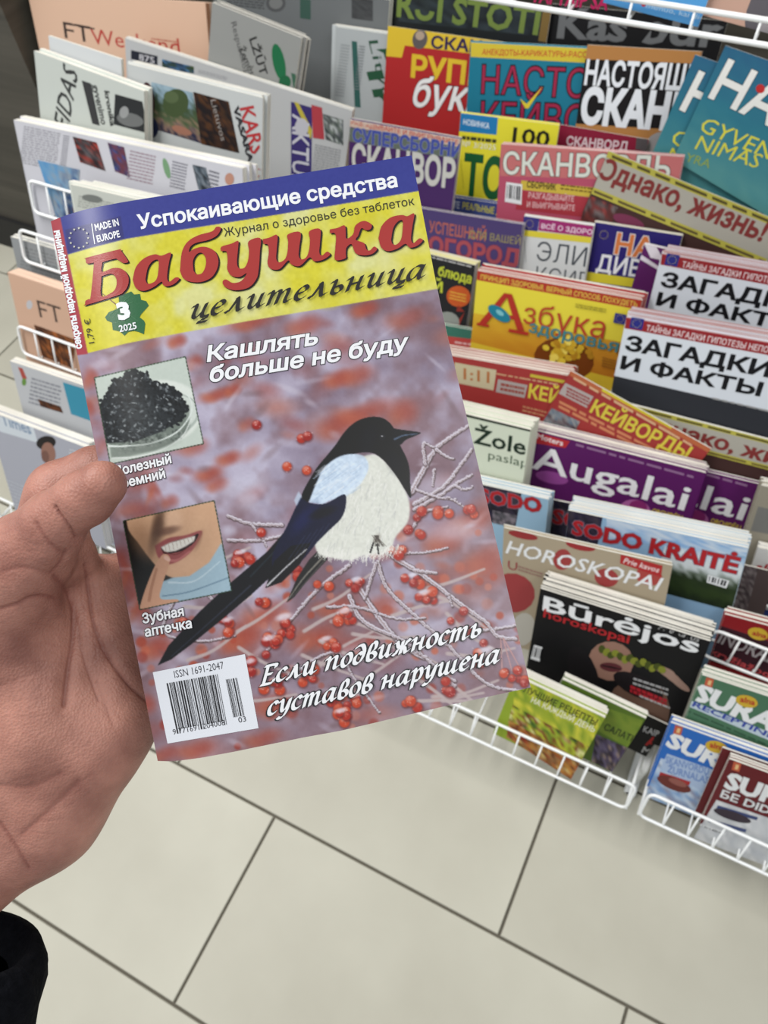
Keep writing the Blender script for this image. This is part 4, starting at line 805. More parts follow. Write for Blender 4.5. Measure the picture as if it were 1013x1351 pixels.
# twigs, then berries, then the bird
TW = (150, 130, 128); TL_ = (214, 208, 220)
def twig(pts, w0, w1, frost=1):
    stroke([(x+.7, y+1) for x, y in pts], w0+.8, w1+.6, (92, 74, 76), .75, .5, jit=.2); stroke(pts, w0*.8, w1*.8, TL_ if frost else (170, 150, 144), .9, .4, jit=.5); stroke([(x+.3, y+.9) for x, y in pts], w0*.25, w1*.25, TW, .6, .4, jit=.4)
for P, a_, b_ in (([(470, 770), (500, 815), (530, 850), (560, 868)], 6, 5), ([(460, 785), (480, 820), (540, 850), (600, 905)], 5, 3), ([(497, 740), (510, 775), (545, 810), (590, 850), (640, 900), (690, 912)], 4, 3), ([(495, 742), (480, 790)], 4, 3), ([(460, 745), (420, 775), (385, 815), (350, 860)], 4, 2.5), ([(430, 800), (470, 800), (520, 815), (560, 815)], 3, 2), ([(300, 680), (330, 690), (372, 692)], 4, 4), ([(300, 712), (340, 712), (372, 706)], 4, 3), ([(330, 690), (345, 710), (350, 720)], 3, 2), ([(510, 730), (560, 728), (590, 722)], 2.5, 2), ([(600, 898), (560, 880), (520, 905)], 3, 2), ([(628, 832), (660, 828), (690, 822)], 3, 2.5), ([(380, 890), (440, 860), (470, 900), (500, 940)], 3, 2), ([(240, 770), (215, 830), (260, 845), (310, 838)], 3, 2), ([(250, 760), (290, 800)], 4, 3)):
    twig(P, a_, b_)
for P, a_, b_ in (([(541, 650), (560, 615), (575, 590), (600, 572), (618, 560)], 7, 3), ([(560, 612), (558, 585), (572, 590)], 4, 2), ([(575, 592), (585, 600), (598, 605)], 4, 2), ([(545, 665), (585, 640), (605, 615), (622, 592)], 5, 3), ([(545, 672), (580, 652), (605, 635), (622, 626)], 4, 3), ([(548, 645), (575, 655), (600, 658)], 3, 2), ([(540, 700), (560, 675), (590, 668)], 4, 2), ([(600, 640), (612, 645), (622, 642)], 3, 2), ([(572, 618), (570, 640)], 3, 2), ([(590, 655), (612, 668), (620, 672)], 2, 1.6)):
    twig(P, a_, b_)
twig([(500, 716), (520, 735), (548, 752), (580, 775), (612, 800), (640, 820), (655, 838), (680, 842)], 5.5, 4)
twig([(545, 752), (575, 755)], 4, 3); twig([(590, 782), (596, 800)], 3, 2)
for a_ in ((660, 842, 662, 890), (663, 842, 675, 885), (664, 842, 686, 882)): stroke([(a_[0], a_[1]), (a_[2], a_[3])], 1.2, 1, (190, 150, 150), .9, .3, False)
def berry(x, y, r_, frost=.5):
    c = g.choice([0, 1, 2]); col = [(178, 56, 40), (196, 80, 50), (160, 46, 40)][c]
    blob(x+.6, y+1, r_+1, r_+1, 0, (96, 36, 38), .6, .35); blob(x, y, r_, r_, 0, col, 1, .18); blob(x-r_*.25, y-r_*.45, r_*.6, r_*.42, -15, (228, 170, 160), .55*frost+.15, .7)
    for k in range(5): blob(x+g.normal(0, r_*.5), y+g.normal(-r_*.2, r_*.5), .9, .9, 0, (236, 206, 206), .6*frost, .6)
for (x, y, n_, sp) in ((388, 755, 3, 6), (318, 735, 6, 8), (470, 772, 4, 9), (545, 765, 4, 8), (560, 790, 7, 10), (455, 815, 7, 11), (375, 825, 8, 13), (355, 850, 5, 10), (300, 825, 6, 9), (345, 795, 3, 9), (430, 850, 4, 9), (365, 905, 4, 10), (405, 890, 6, 11), (440, 925, 6, 10), (620, 672, 2, 7), (575, 676, 2, 6), (548, 680, 2, 6), (545, 700, 3, 7), (525, 730, 3, 8), (640, 868, 4, 12), (470, 925, 4, 12), (450, 945, 5, 9), (590, 910, 3, 14), (540, 925, 3, 10), (330, 880, 5, 9), (245, 820, 3, 8), (600, 820, 3, 12), (425, 775, 2, 6), (675, 890, 3, 8), (694, 898, 2, 4)):
    for k in range(n_): berry(x+g.normal(0, sp*.8), y+g.normal(0, sp*.6), g.uniform(4.6, 7.2), g.uniform(.2, .9))
    if n_ > 3: blob(x-1, y-sp*.9, sp*.8, sp*.35, -14, (230, 228, 240), .75, .6)
for x, y in ((397, 578), (404, 620), (378, 615), (338, 560), (405, 575), (344, 702), (592, 677), (621, 671), (664, 888), (682, 884)): berry(x, y, 6, .8)
# magpie
poly([(208, 878), (222, 852), (262, 808), (305, 768), (352, 728), (385, 690), (410, 715), (386, 745), (356, 762), (330, 786), (292, 818), (250, 852), (226, 870)], (20, 22, 30))
stroke([(225, 866), (270, 826), (330, 772)], 1, 2, (60, 64, 78), .6); stroke([(330, 760), (372, 716)], 2, 2, (44, 56, 64), .6)
poly([(378, 795), (392, 762), (408, 738), (424, 722), (432, 738), (404, 768), (388, 788)], (44, 44, 44)); stroke([(380, 790), (400, 762), (426, 734)], 1, 2, (150, 146, 138), .6); stroke([(384, 788), (404, 766), (428, 738)], 1, 1.4, (90, 88, 84), .6)
poly([(474, 603), (496, 600), (516, 618), (532, 642), (540, 664), (538, 688), (522, 708), (516, 722), (500, 730), (480, 733), (460, 739), (438, 736), (420, 730), (416, 712), (432, 690), (452, 664), (448, 640)], (222, 224, 216), blur=2, noise_=4, curve=True)
for i in range(240):
    a_ = g.uniform(0, 1); x, y = 420+a_*105+g.normal(0, 4), 726+math.sin(a_*3.1)*8-a_*6+g.normal(0, 3); stroke([(x, y), (x-2+g.normal(0, 2), y+g.uniform(3, 8))], .7, .5, (232, 232, 226), .7, .3, False)
for i in range(160):
    x, y = g.uniform(430, 525), g.uniform(620, 725); stroke([(x, y), (x+g.normal(-3, 2), y+g.uniform(5, 12))], .9, .6, (196, 198, 196) if i % 2 else (240, 240, 236), .5, .5, False)
poly([(398, 652), (404, 640), (418, 617), (432, 600), (444, 585), (452, 573), (462, 562), (474, 554), (489, 550), (503, 551), (513, 557), (520, 566), (524, 578), (528, 588), (536, 604), (540, 618), (541, 636), (542, 657), (534, 646), (524, 630), (512, 614), (502, 604), (492, 598), (478, 597), (462, 601), (440, 612), (426, 620), (418, 640), (407, 662), (398, 662)], (16, 17, 22), curve=True)
poly([(407, 663), (416, 640), (427, 618), (444, 604), (462, 599), (480, 602), (486, 618), (474, 640), (454, 655), (436, 660), (425, 665)], (206, 222, 240), blur=1, noise_=8, curve=True)
for i in range(60):
    x, y = g.uniform(415, 470), g.uniform(612, 655); stroke([(x+8, y-4), (x-4, y+5)], .8, .6, (232, 238, 244) if i % 2 else (176, 196, 220), .5, .4, False)
poly([(396, 656), (410, 664), (430, 664), (454, 652), (456, 668), (450, 684), (436, 698), (418, 716), (400, 738), (382, 750), (362, 752), (360, 730), (378, 695)], (24, 28, 62), curve=True)
poly([(362, 740), (384, 720), (410, 716), (396, 744), (372, 768), (350, 776)], (22, 22, 28)); blob(400, 685, 22, 8, -50, (34, 44, 96), .7, .8); blob(425, 676, 16, 6, -20, (16, 18, 30), .8, .6)
for k in range(5): stroke([(380+k*8, 738-k*4), (402+k*8, 706-k*4)], .9, .9, (60, 66, 90), .55, .3, False)
stroke([(352, 772), (380, 745), (404, 724)], 1.6, .8, (206, 206, 210), .8)
stroke([(388, 596), (396, 640)], 0, 0, (0, 0, 0), 0); poly([(394, 648), (388, 660), (391, 668), (398, 655)], (190, 206, 226), .8, blur=1)
poly([(518, 565), (530, 567), (545, 569), (555, 571), (548, 575), (536, 580), (527, 587), (515, 581)], (18, 20, 28), curve=True); stroke([(520, 579), (532, 574), (550, 572)], 1.8, .8, (96, 112, 134), .8)
blob(504, 576, 3.6, 3.4, 0, (52, 54, 62), .9, .2); blob(504, 576, 2.4, 2.4, 0, (6, 6, 8), 1, .2); blob(503.3, 575, .9, .9, 0, (200, 200, 206), 1, .3)
blob(485, 580, 10, 18, 20, (40, 42, 50), .35, .8); blob(520, 610, 8, 14, -20, (34, 36, 46), .4, .8); stroke([(492, 716), (488, 728)], 2, 2, (24, 24, 26)); stroke([(497, 718), (499, 730)], 2, 1.5, (24, 24, 26)); blob(497, 710, 3.5, 6, 30, (110, 100, 92), .45, .8)
for k in range(14): stroke([(495+g.normal(0, 2), 706), (498+g.normal(0, 5), 720)], .8, .5, (90, 84, 78), .6, .3, False)
# the two small pictures
def quadmap(q):
    q = [np.array(p, float) for p in q]; return lambda u, v: tuple((q[0]*(1-u)+q[1]*u)*(1-v)+(q[3]*(1-u)+q[2]*u)*v)
qb = [(124, 498), (244, 470), (268, 585), (145, 612)]; B_ = quadmap(qb)
keep0 = CV.copy(); poly(qb, (198, 208, 200))
blob(205, 545, 62, 44, -8, (222, 228, 222), .9, .05); blob(200, 552, 64, 34, -12, (176, 186, 180), 1, .02); blob(200, 551, 61, 31, -12, (208, 216, 210), 1, .02); blob(196, 570, 54, 24, -14, (96, 106, 100), .85, .08)
HP = [(131, 535), (141, 518), (149, 503), (156, 500), (165, 498), (166, 491), (177, 487), (180, 493), (193, 492), (197, 501), (207, 505), (218, 508), (227, 512), (238, 521), (246, 534), (243, 548), (234, 558), (209, 571), (180, 582), (141, 585), (136, 560)]
poly([(140, 560), (250, 535), (250, 560), (232, 580), (205, 594), (170, 602), (147, 604)], (128, 138, 130), .8, 2); poly(HP, (46, 50, 54))
for p_, q_ in zip(HP[:17], HP[1:18]):
    for k in range(3): blob(p_[0]+(q_[0]-p_[0])*k/3+g.normal(0, .8), p_[1]+(q_[1]-p_[1])*k/3+g.normal(0, 1), g.uniform(1.8, 4), g.uniform(1.6, 3), g.uniform(0, 90), (38, 42, 46), 1, .12)
for i in range(900):
    x, y = g.uniform(132, 246), g.uniform(494, 584)
    if inside1((x, y), np.array(HP, float)): blob(x, y, g.uniform(.8, 3.4), g.uniform(.6, 1.8), g.uniform(0, 180), [(20, 23, 26), (84, 90, 94), (34, 38, 42), (130, 136, 140), (26, 30, 34), (60, 66, 70), (176, 182, 184)][i % 7 if i % 3 else 0], g.uniform(.5, .95), .35)
blob(190, 555, 26, 22, 0, (110, 118, 120), .28, .9)
for i in range(120): x = g.uniform(150, 240); blob(x, 592-(x-150)*.22+g.normal(0, 4), 2, 1.4, g.uniform(0, 90), [(80, 88, 84), (150, 158, 152)][i % 2], .6, .4)
stroke([(143, 588), (165, 588), (200, 584), (232, 570), (250, 548), (252, 530), (240, 512)], 2, 1, (220, 228, 224), .9, .3); stroke([(148, 604), (180, 602), (215, 592), (240, 575), (252, 552)], 1.4, 1, (224, 230, 226), .8, .3)
blob(190, 590, 40, 7, -12, (130, 138, 132), .5, .5)
m = np.zeros((CHH, CW)); mm, sl = pmask(qb); m[sl] = mm; CV[:] = keep0*(1-m[..., None])+CV*m[..., None]
qf = [(162, 687), (282, 660), (305, 779), (184, 804)]; keep0 = CV.copy(); poly(qf, (30, 32, 32))
SK = (206, 168, 138)
poly([(166, 682), (290, 650), (294, 718), (280, 742), (262, 756), (240, 764), (218, 758), (200, 740), (182, 716), (170, 700)], SK, curve=True, blur=1); blob(190, 715, 16, 26, -30, (160, 124, 98), .6, .8); blob(210, 692, 8, 20, 10, (104, 80, 66), .8, .7); blob(228, 685, 12, 16, 0, (220, 184, 156), .8, .6); blob(220, 700, 16, 5, -14, (110, 80, 68), .7, .6); blob(262, 690, 10, 18, 20, (216, 178, 146), .5, .8); blob(240, 745, 26, 10, -20, (216, 176, 148), .7, .8)
poly([(204, 720), (222, 710), (245, 706), (266, 700), (262, 714), (250, 730), (232, 742), (218, 744), (208, 734)], (160, 92, 92), curve=True, blur=1); poly([(212, 722), (230, 714), (250, 709), (262, 704), (256, 716), (242, 726), (226, 730), (216, 730)], (46, 24, 26), curve=True)
poly([(212, 722), (224, 716), (240, 711.5), (258, 706.5), (256, 714), (245, 721), (232, 727), (218, 729)], (228, 224, 216), 1, 1)
for k in range(8): stroke([(217+k*5, 719-k*1.6), (218.6+k*5, 728-k*2.1)], .6, .6, (176, 160, 150), .7, .3, False)
stroke([(214, 727), (232, 731), (250, 720)], 1, 1, (120, 60, 60), .8); stroke([(216, 736), (232, 739), (250, 727)], 3, 2, (190, 122, 120), .6, .6)
blob(205, 700, 6, 26, 12, (96, 74, 62), .65, .8); blob(262, 712, 3, 12, 20, (150, 112, 92), .5, .8)
poly([(228, 762), (250, 760), (276, 742), (292, 716), (308, 780), (200, 800), (212, 768)], (162, 186, 200), curve=False, blur=1); stroke([(214, 786), (250, 780), (300, 762)], 1.5, 1.5, (120, 146, 164), .8); stroke([(222, 768), (256, 766), (290, 740)], 2, 1, (190, 208, 218), .8)
poly([(184, 802), (190, 782), (200, 756), (208, 740), (216, 731), (224, 735), (222, 748), (214, 772), (212, 790), (236, 792), (222, 812), (184, 812)], (204, 160, 134), curve=True); stroke([(218, 735), (222, 738)], 5, 4, (226, 186, 170), .8); stroke([(206, 750), (200, 772), (196, 792)], 3, 4, (176, 132, 108), .5)
m[:] = 0; mm, sl = pmask(qf); m[sl] = mm; CV[:] = keep0*(1-m[..., None])+CV*m[..., None]
for q in (qb, qf):
    for i in range(4): stroke([q[i-1], q[i]], .9, .9, (48, 70, 48), .9, .3, False)
# printed bands at the head of the cover
CV = np.clip((CV-130)*1.16+124, 0, 255); gr_ = CV.mean(2, keepdims=True); CV = gr_+(CV-gr_)*.98
YB = [(86, 318), (120, 325), (167, 315), (330, 289), (470, 266), (552, 252), (580, 240), (605, 381), (577, 381), (450, 403), (330, 423), (240, 439), (167, 453), (115.5, 466)]
m[:] = 0; mm, sl = pmask(YB); m[sl] = mm
ny = np.clip((noise(70, 21)*.5+noise(30, 22)*.3+noise(12, 23)*.2-.35)/.35, 0, 1)[..., None]
ycol = np.array((222, 214, 48.))*(1-ny)+np.array((226, 226, 150.))*ny+((noise(4, 24)-.5)*14)[..., None]
CV = CV*(1-m[..., None])+ycol*m[..., None]
for x, y, r_ in ((205, 412, 16), (260, 395, 20), (330, 400, 22), (392, 330, 26), (520, 345, 28), (540, 320, 24), (110, 390, 14)): blob(x, y, r_, r_*.7, 20, (230, 226, 150), .35, .3)
for x, y, r_ in ((180, 425, 22), (290, 410, 20), (430, 385, 26), (480, 300, 26), (300, 330, 18)): blob(x, y, r_, r_*.8, 0, (214, 204, 40), .5, .3)
poly([(40, 180), (715, 150), (600, 244.5), (552, 252), (470, 266), (330, 289), (236, 303.5), (167, 315), (120, 327), (89, 336), (70, 330)], (48, 56, 146))
poly([(86, 303), (110, 297), (159, 285), (164, 315), (130, 323), (90, 334)], (36, 38, 112), .8)
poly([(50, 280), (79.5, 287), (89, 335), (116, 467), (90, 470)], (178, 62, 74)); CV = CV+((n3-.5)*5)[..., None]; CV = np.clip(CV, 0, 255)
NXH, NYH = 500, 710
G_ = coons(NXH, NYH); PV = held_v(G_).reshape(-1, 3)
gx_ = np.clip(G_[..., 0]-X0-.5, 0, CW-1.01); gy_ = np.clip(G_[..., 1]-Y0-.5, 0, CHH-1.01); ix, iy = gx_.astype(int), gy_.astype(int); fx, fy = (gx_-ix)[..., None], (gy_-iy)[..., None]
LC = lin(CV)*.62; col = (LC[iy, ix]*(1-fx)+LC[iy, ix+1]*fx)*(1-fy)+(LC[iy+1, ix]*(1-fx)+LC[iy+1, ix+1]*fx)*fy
hm = bpy.data.objects.new('magazine', None); C.objects.link(hm); hm.location = Vector(held(200, 990)); tag(hm, 'magazine held in the hand, magpie and red berries on its cover, blue and yellow head', 'magazine')
bpy.context.view_layer.update(); INV = hm.matrix_world.inverted()
def hlink(name, me, m_, parent=hm):
    o = bpy.data.objects.new(name, me); C.objects.link(o); o.parent = parent
    if parent is hm: o.matrix_parent_inverse = INV
    if m_: me.materials.append(m_)
    return o
me = bpy.data.meshes.new('front_cover'); ii = np.arange(NXH*NYH).reshape(NYH, NXH); q = np.stack([ii[:-1, :-1], ii[1:, :-1], ii[1:, 1:], ii[:-1, 1:]], -1).reshape(-1, 4)
me.vertices.add(len(PV)); me.vertices.foreach_set('co', PV.astype(np.float32).ravel()); me.loops.add(q.size); me.loops.foreach_set('vertex_index', q.astype(np.int32).ravel()); me.polygons.add(len(q)); me.polygons.foreach_set('loop_start', (np.arange(len(q))*4).astype(np.int32)); me.update(calc_edges=True)
a = me.color_attributes.new('print', 'FLOAT_COLOR', 'POINT'); a.data.foreach_set('color', np.concatenate([col.reshape(-1, 3), np.ones((len(PV), 1))], 1).astype(np.float32).ravel()); me.shade_smooth()
front = hlink('front_cover', me, MGLOSS)
def slab(name, z0, z1, m_, inset=0, n=(40, 30)):
    G2 = coons(*n); V = np.concatenate([held_v(G2, z0).reshape(-1, 3), held_v(G2, z1).reshape(-1, 3)]); NX, NY = n; ii = np.arange(NX*NY).reshape(NY, NX); k = NX*NY
    f = [tuple(a) for a in np.stack([ii[:-1, :-1], ii[1:, :-1], ii[1:, 1:], ii[:-1, 1:]], -1).reshape(-1, 4)]
    f += [tuple(k+x for x in a[::-1]) for a in f]; lo = list(ii[0])+list(ii[1:, -1])+list(ii[-1, -2::-1])+list(ii[-2:0:-1, 0])
    f += [(lo[i-1], lo[i], lo[i]+k, lo[i-1]+k) for i in range(len(lo))]
    me = mesh(name, V, f, False); return hlink(name, me, m_)
slab('pages', -.0002, -.0026, mat('inner_paper', (222, 216, 196), .8, .2)); slab('back_cover', -.0027, -.0029, mat('back_cover_paper', (200, 196, 206), .4))
class HSheet(Sheet):
    def __init__(s): super().__init__(held)
    def add(s, uv, faces, col):
        s.layer += 1; lim = 9.
        def put(p, q, r_):
            e = [np.linalg.norm(q-p), np.linalg.norm(r_-q), np.linalg.norm(p-r_)]; m_ = max(e)
            if m_ > lim:
                i = e.index(m_); a_, b_, c_ = ((p, q, r_), (q, r_, p), (r_, p, q))[i]; h_ = (a_+b_)/2; put(a_, h_, c_); put(h_, b_, c_); return
            k_ = len(s.V); s.V += [(p[0], p[1], s.layer), (q[0], q[1], s.layer), (r_[0], r_[1], s.layer)]; s.F.append((k_, k_+1, k_+2)); s.Cc.append(col)
        P = [np.array(p, float) for p in uv]
        for f in faces:
            for i in range(1, len(f)-1): put(P[f[0]], P[f[i]], P[f[i+1]])
    def txt(s, st, a, b, hpx, col, bold=0., out=None, ow=.03, shear=0., nib=None, up=None):
        a = np.array(a, float); b = np.array(b, float); d = b-a; L = np.linalg.norm(d); e = d/L; n = np.array(up if up is not None else (e[1], -e[0]), float); n /= np.linalg.norm(n)
        def pl(v): return [a+d*x+(n+e*shear)*hpx*y for x, y in v]
        if nib:
            if out is not None:
                v, f = nibtext(st, nib[0]+nib[2], nib[1]+nib[2], nib[3]); s.add(pl(v), f, out)
            v, f = nibtext(st, nib[0], nib[1], nib[3])
        else:
            if out is not None:
                v, f = text2d(st, bold+ow); s.add(pl(v), f, out)
            v, f = text2d(st, bold)
        s.add(pl(v), f, col)
    def shape(s, rings, col, off=(0, 0), o=(0, 0), k=1., sm=True):
        rr = [[np.array((o[0]+x*k+off[0], o[1]+y*k+off[1])) for x, y in r_] for r_ in rings]
        rr = [[p for p in catmull(r_+[r_[0]], 4)[:-1]] if len(r_) > 6 and sm else r_ for r_ in rr]
        t = tessellate_polygon([[Vector((p[0], p[1], 0)) for p in r_] for r_ in rr]); s.add([p for r_ in rr for p in r_], t, col)
WT = (240, 242, 246)
S = HSheet(); S.txt('Успокаивающие средства', (184, 302), (524, 246), 17.5, WT, .03); S.txt('Журнал о здоровье без таблеток', (296, 312), (547, 270), 10.5, (34, 34, 28), 0)
S.build('headline_lettering', MGLOSS, hm, .00003, .00009, K_=.7, DS=0).matrix_parent_inverse = INV
BB = [([[(50, 278), (56, 272), (222, 230), (232, 236), (268, 288), (262, 298), (246, 300), (236, 296), (214, 282), (200, 278), (142, 294), (136, 302), (134, 345), (190, 326), (230, 328), (258, 348), (272, 380), (266, 420), (246, 448), (215, 466), (52, 516), (48, 510), (50, 494), (68, 484), (76, 472), (92, 310), (86, 300), (56, 302)], [(132, 368), (130, 468), (180, 454), (204, 430), (210, 395), (200, 366), (176, 355)]], 0),
 ([[(292, 385), (308, 322), (350, 276), (405, 255), (440, 262), (488, 246), (480, 290), (472, 340), (470, 382), (482, 396), (512, 374), (533, 380), (505, 408), (468, 420), (448, 412), (440, 396), (400, 424), (350, 443), (310, 430)], [(358, 385), (370, 325), (396, 290), (424, 286), (424, 340), (414, 384), (388, 404), (366, 404)]], 0),
 ([[(535, 340), (545, 245), (575, 190), (630, 157), (700, 137), (722, 114), (746, 120), (726, 158), (680, 182), (620, 196), (590, 215), (582, 243), (610, 226), (660, 216), (710, 236), (732, 280), (726, 330), (696, 375), (640, 398), (580, 394), (550, 375)], [(605, 340), (602, 290), (620, 256), (645, 247), (666, 270), (668, 310), (650, 350), (622, 358)]], 0),
 ([[(746, 240), (748, 216), (800, 200), (834, 186), (834, 220), (828, 296), (838, 326), (866, 324), (884, 290), (890, 240), (888, 188), (948, 172), (946, 240), (940, 330), (928, 382), (888, 426), (820, 440), (768, 424), (754, 396), (772, 384), (806, 402), (850, 392), (878, 352), (840, 372), (798, 364), (778, 330), (780, 290), (776, 246), (764, 238)]], 0),
 ([[(25, 216), (60, 208), (100, 195), (98, 260), (95, 318), (112, 335), (140, 318), (152, 285), (156, 230), (154, 192), (218, 180), (214, 250), (210, 300), (224, 320), (250, 308), (264, 270), (268, 220), (265, 175), (320, 164), (320, 230), (316, 285), (330, 300), (356, 280), (372, 296), (335, 322), (290, 330), (266, 310), (216, 354), (172, 346), (156, 326), (112, 370), (66, 368), (50, 338), (56, 290), (52, 245), (30, 240)]], 1),
 ([[(370, 166), (410, 158), (446, 145), (452, 180), (456, 214), (490, 190), (502, 145), (545, 122), (584, 140), (580, 164), (556, 170), (532, 160), (516, 198), (504, 220), (546, 236), (558, 268), (576, 274), (598, 254), (613, 268), (588, 292), (545, 300), (502, 288), (482, 242), (456, 260), (452, 290), (450, 315), (398, 323), (398, 270), (402, 205), (392, 184), (372, 186)]], 1),
 ([[(620, 212), (636, 150), (680, 106), (738, 92), (768, 98), (804, 84), (796, 140), (788, 200), (790, 226), (802, 236), (830, 212), (848, 223), (820, 250), (782, 260), (758, 240), (720, 264), (670, 278), (635, 260)], [(685, 220), (696, 160), (720, 126), (744, 121), (744, 170), (736, 218), (712, 244), (692, 240)]], 1)]
S = HSheet(); OR = [(100, 270), (340, 260)]
for rg, k in BB: S.shape(rg, (30, 14, 16), (2.2, 1.6), OR[k], .2567)
S.layer += 2
for rg, k in BB: S.shape(rg, (168, 46, 42), (0, 0), OR[k], .2567)
S.txt('целительница', (250, 421), (562, 366), 17, (28, 26, 22), nib=(.085, .028, 0, .3))
S.build('title_lettering', MGLOSS, hm, .00003, .00009, K_=.7, DS=0).matrix_parent_inverse = INV
S = HSheet(); S.shape([[(285, 212), (300, 228), (330, 225), (335, 255), (362, 262), (375, 285), (362, 300), (335, 330), (328, 345), (350, 362), (357, 378), (350, 432), (322, 420), (300, 415), (270, 420), (250, 440), (228, 418), (190, 410), (186, 372), (160, 362), (150, 345), (170, 318), (215, 302), (222, 270), (220, 236), (250, 226)]], (38, 100, 60), (0, 0), (100, 330), .2567, False)
S.shape([[(135, 224), (137, 222), (218, 284), (214, 288)]], (120, 70, 50), (0, 0), (100, 330), .2567)
for a_, b_ in (((218, 288), (320, 262)), ((218, 288), (345, 385)), ((218, 288), (245, 425)), ((218, 288), (165, 345)), ((218, 288), (290, 225))): S.shape([[(a_[0], a_[1]-2), (b_[0], b_[1]), (a_[0], a_[1]+2)]], (84, 144, 96), (0, 0), (100, 330), .2567)
S.txt('3', (158.5, 421), (171, 418.5), 20, WT, .06); S.txt('2025', (158, 438), (180.5, 433.5), 8.5, WT, .02); S.txt('1,79 €', (124.5, 452), (118.5, 420), 7.5, (50, 48, 30), 0)
S.build('issue_leaf', MGLOSS, hm, .00003, .00009, K_=.7, DS=0).matrix_parent_inverse = INV
S = HSheet(); S.txt('секреты народной медицины', (108, 459), (78, 304), 8.5, WT, .05); S.build('spine_lettering', MGLOSS, hm, .00003, .00009, K_=.7, DS=0).matrix_parent_inverse = INV
S = HSheet(); S.txt('MADE IN', (126.5, 304.5), (157, 297), 8.6, WT, .03); S.txt('EUROPE', (129, 319.5), (158.5, 312.5), 8.6, WT, .03); S.shape([[(120.3, 295), (121.5, 295), (125.6, 322), (124.4, 322)]], WT)
for k in range(12):
    a_ = k*math.pi/6; c_ = (104+12.3*math.cos(a_), 314+13*math.sin(a_)); S.shape([[(c_[0]+(1.9 if j % 2 == 0 else .8)*math.sin(j*math.pi/5), c_[1]-(1.9 if j % 2 == 0 else .8)*math.cos(j*math.pi/5)) for j in range(10)][:6]+[(c_[0]+(1.9 if j % 2 == 0 else .8)*math.sin(j*math.pi/5), c_[1]-(1.9 if j % 2 == 0 else .8)*math.cos(j*math.pi/5)) for j in range(6, 10)]], (206, 206, 190))
S.build('star_badge', MGLOSS, hm, .00003, .00009, K_=.7, DS=0).matrix_parent_inverse = INV
S = HSheet(); OB = (24, 26, 30)
S.txt('Кашлять', (274, 477), (418, 454), 19, WT, .03, OB, .028, .26); S.txt('больше не буду', (277, 504), (536, 461), 19, WT, .03, OB, .028, .26)
S.txt('Полезный', (152, 628), (226, 610.5), 11.5, WT, .03, OB, .04, .05); S.txt('Кремний', (152, 646), (218, 630), 11.5, WT, .03, OB, .04, .05)
S.txt('Зубная', (189, 822.5), (242.5, 812), 12, WT, .03, OB, .04, .05); S.txt('аптечка', (192, 840), (253, 828), 12, WT, .03, OB, .04, .05)
S.txt('Если подвижность', (344, 904), (636, 838), 15.5, WT, out=OB, nib=(.1, .035, .05, .3)); S.txt('суставов нарушена', (353, 944), (660, 873), 15.5, WT, out=OB, nib=(.1, .035, .05, .3))
S.build('cover_line_lettering', MGLOSS, hm, .00003, .00009, K_=.7, DS=0).matrix_parent_inverse = INV
S = HSheet(); S.shape([[(201.5, 887), (323, 863), (341, 960.7), (221, 981)]], (226, 230, 238)); S.txt('ISSN 1691-2047', (230.5, 894.5), (295.8, 882), 9.5, (60, 60, 66), 0)
S.txt('9 771691 204008', (228.5, 969.5), (297, 956.5), 7.2, (40, 40, 44), 0); S.txt('03', (315, 953.5), (325, 951.5), 7, (40, 40, 44), 0); BK2 = (24, 24, 28); rr = random.Random(9)
def barblock(q, n, hangs=()):
    q = [np.array(p, float) for p in q]; ff = lambda u, v: tuple((q[0]*(1-u)+q[1]*u)*(1-v)+(q[3]*(1-u)+q[2]*u)*v); x = 0; i = 0
    while x < .99:
        w_ = rr.choice([1, 1, 2, 3])/n; e = min(1, x+w_*.9); v1 = 1.09 if i in hangs else 1; S.shape([[ff(x, 0), ff(e, 0), ff(e, v1), ff(x, v1)]], BK2); S.layer -= 1; x += w_+rr.choice([1, 1, 2])/n; i += 1
barblock([(219.5, 901.6), (287.5, 889.3), (299, 950.5), (232.4, 962.5)], 95, (0, 1, 14, 15, 28, 29, 30)); barblock([(297.8, 896.5), (313, 894), (323, 944), (308, 946.5)], 22); S.layer += 1
S.build('barcode_label', MGLOSS, hm, .00003, .00009, K_=.7, DS=0).matrix_parent_inverse = INV

# ---------------------------------------------------------------- the hand: smooth union of tapered limbs, surfaced as one skin
def cp(x, y, d): return ray(x, y)*d
STEP = .0015; LO = np.array([-.215, -.045, .235]); HI = np.array([-.03, .20, .385])
ax = [np.arange(LO[i], HI[i], STEP) for i in range(3)]; GX, GY, GZ = np.meshgrid(*ax, indexing='ij'); GP = np.stack([GX, GY, GZ], -1).astype(np.float32)
def capsule(a, b, ra, rb):
    a = np.array(a, np.float32); b = np.array(b, np.float32); ba = b-a; pa = GP-a; h = np.clip((pa@ba)/(ba@ba), 0, 1); return np.linalg.norm(pa-h[..., None]*ba, axis=-1)-(ra+(rb-ra)*h)
def smin(a, b, k): h = np.clip(.5+.5*(b-a)/k, 0, 1); return b*(1-h)+a*h-k*h*(1-h)
def L(x1, y1, d1, r1, x2, y2, d2, r2): return capsule(cp(x1, y1, d1), cp(x2, y2, d2), r1/1000, r2/1000)
D = L(64, 800, .332, 19, 62, 1000, .332, 24)
for q, k in (((114, 776, .338, 15, 128, 955, .336, 19), .012), ((156, 782, .345, 14, 158, 950, .338, 16.5), .012), ((112, 1005, .334, 19, 60, 1070, .336, 21), .015),
    ((14, 800, .326, 19, 34, 960, .322, 22), .014), ((20, 900, .33, 24, -30, 1010, .335, 26), .02), ((54, 1068, .336, 21.5, -46, 1152, .338, 23), .02), ((-10, 1020, .34, 23, -90, 1090, .345, 24), .02),
    ((-20, 860, .33, 22, -60, 960, .335, 22), .02)):
    D = smin(D, L(*q), k)
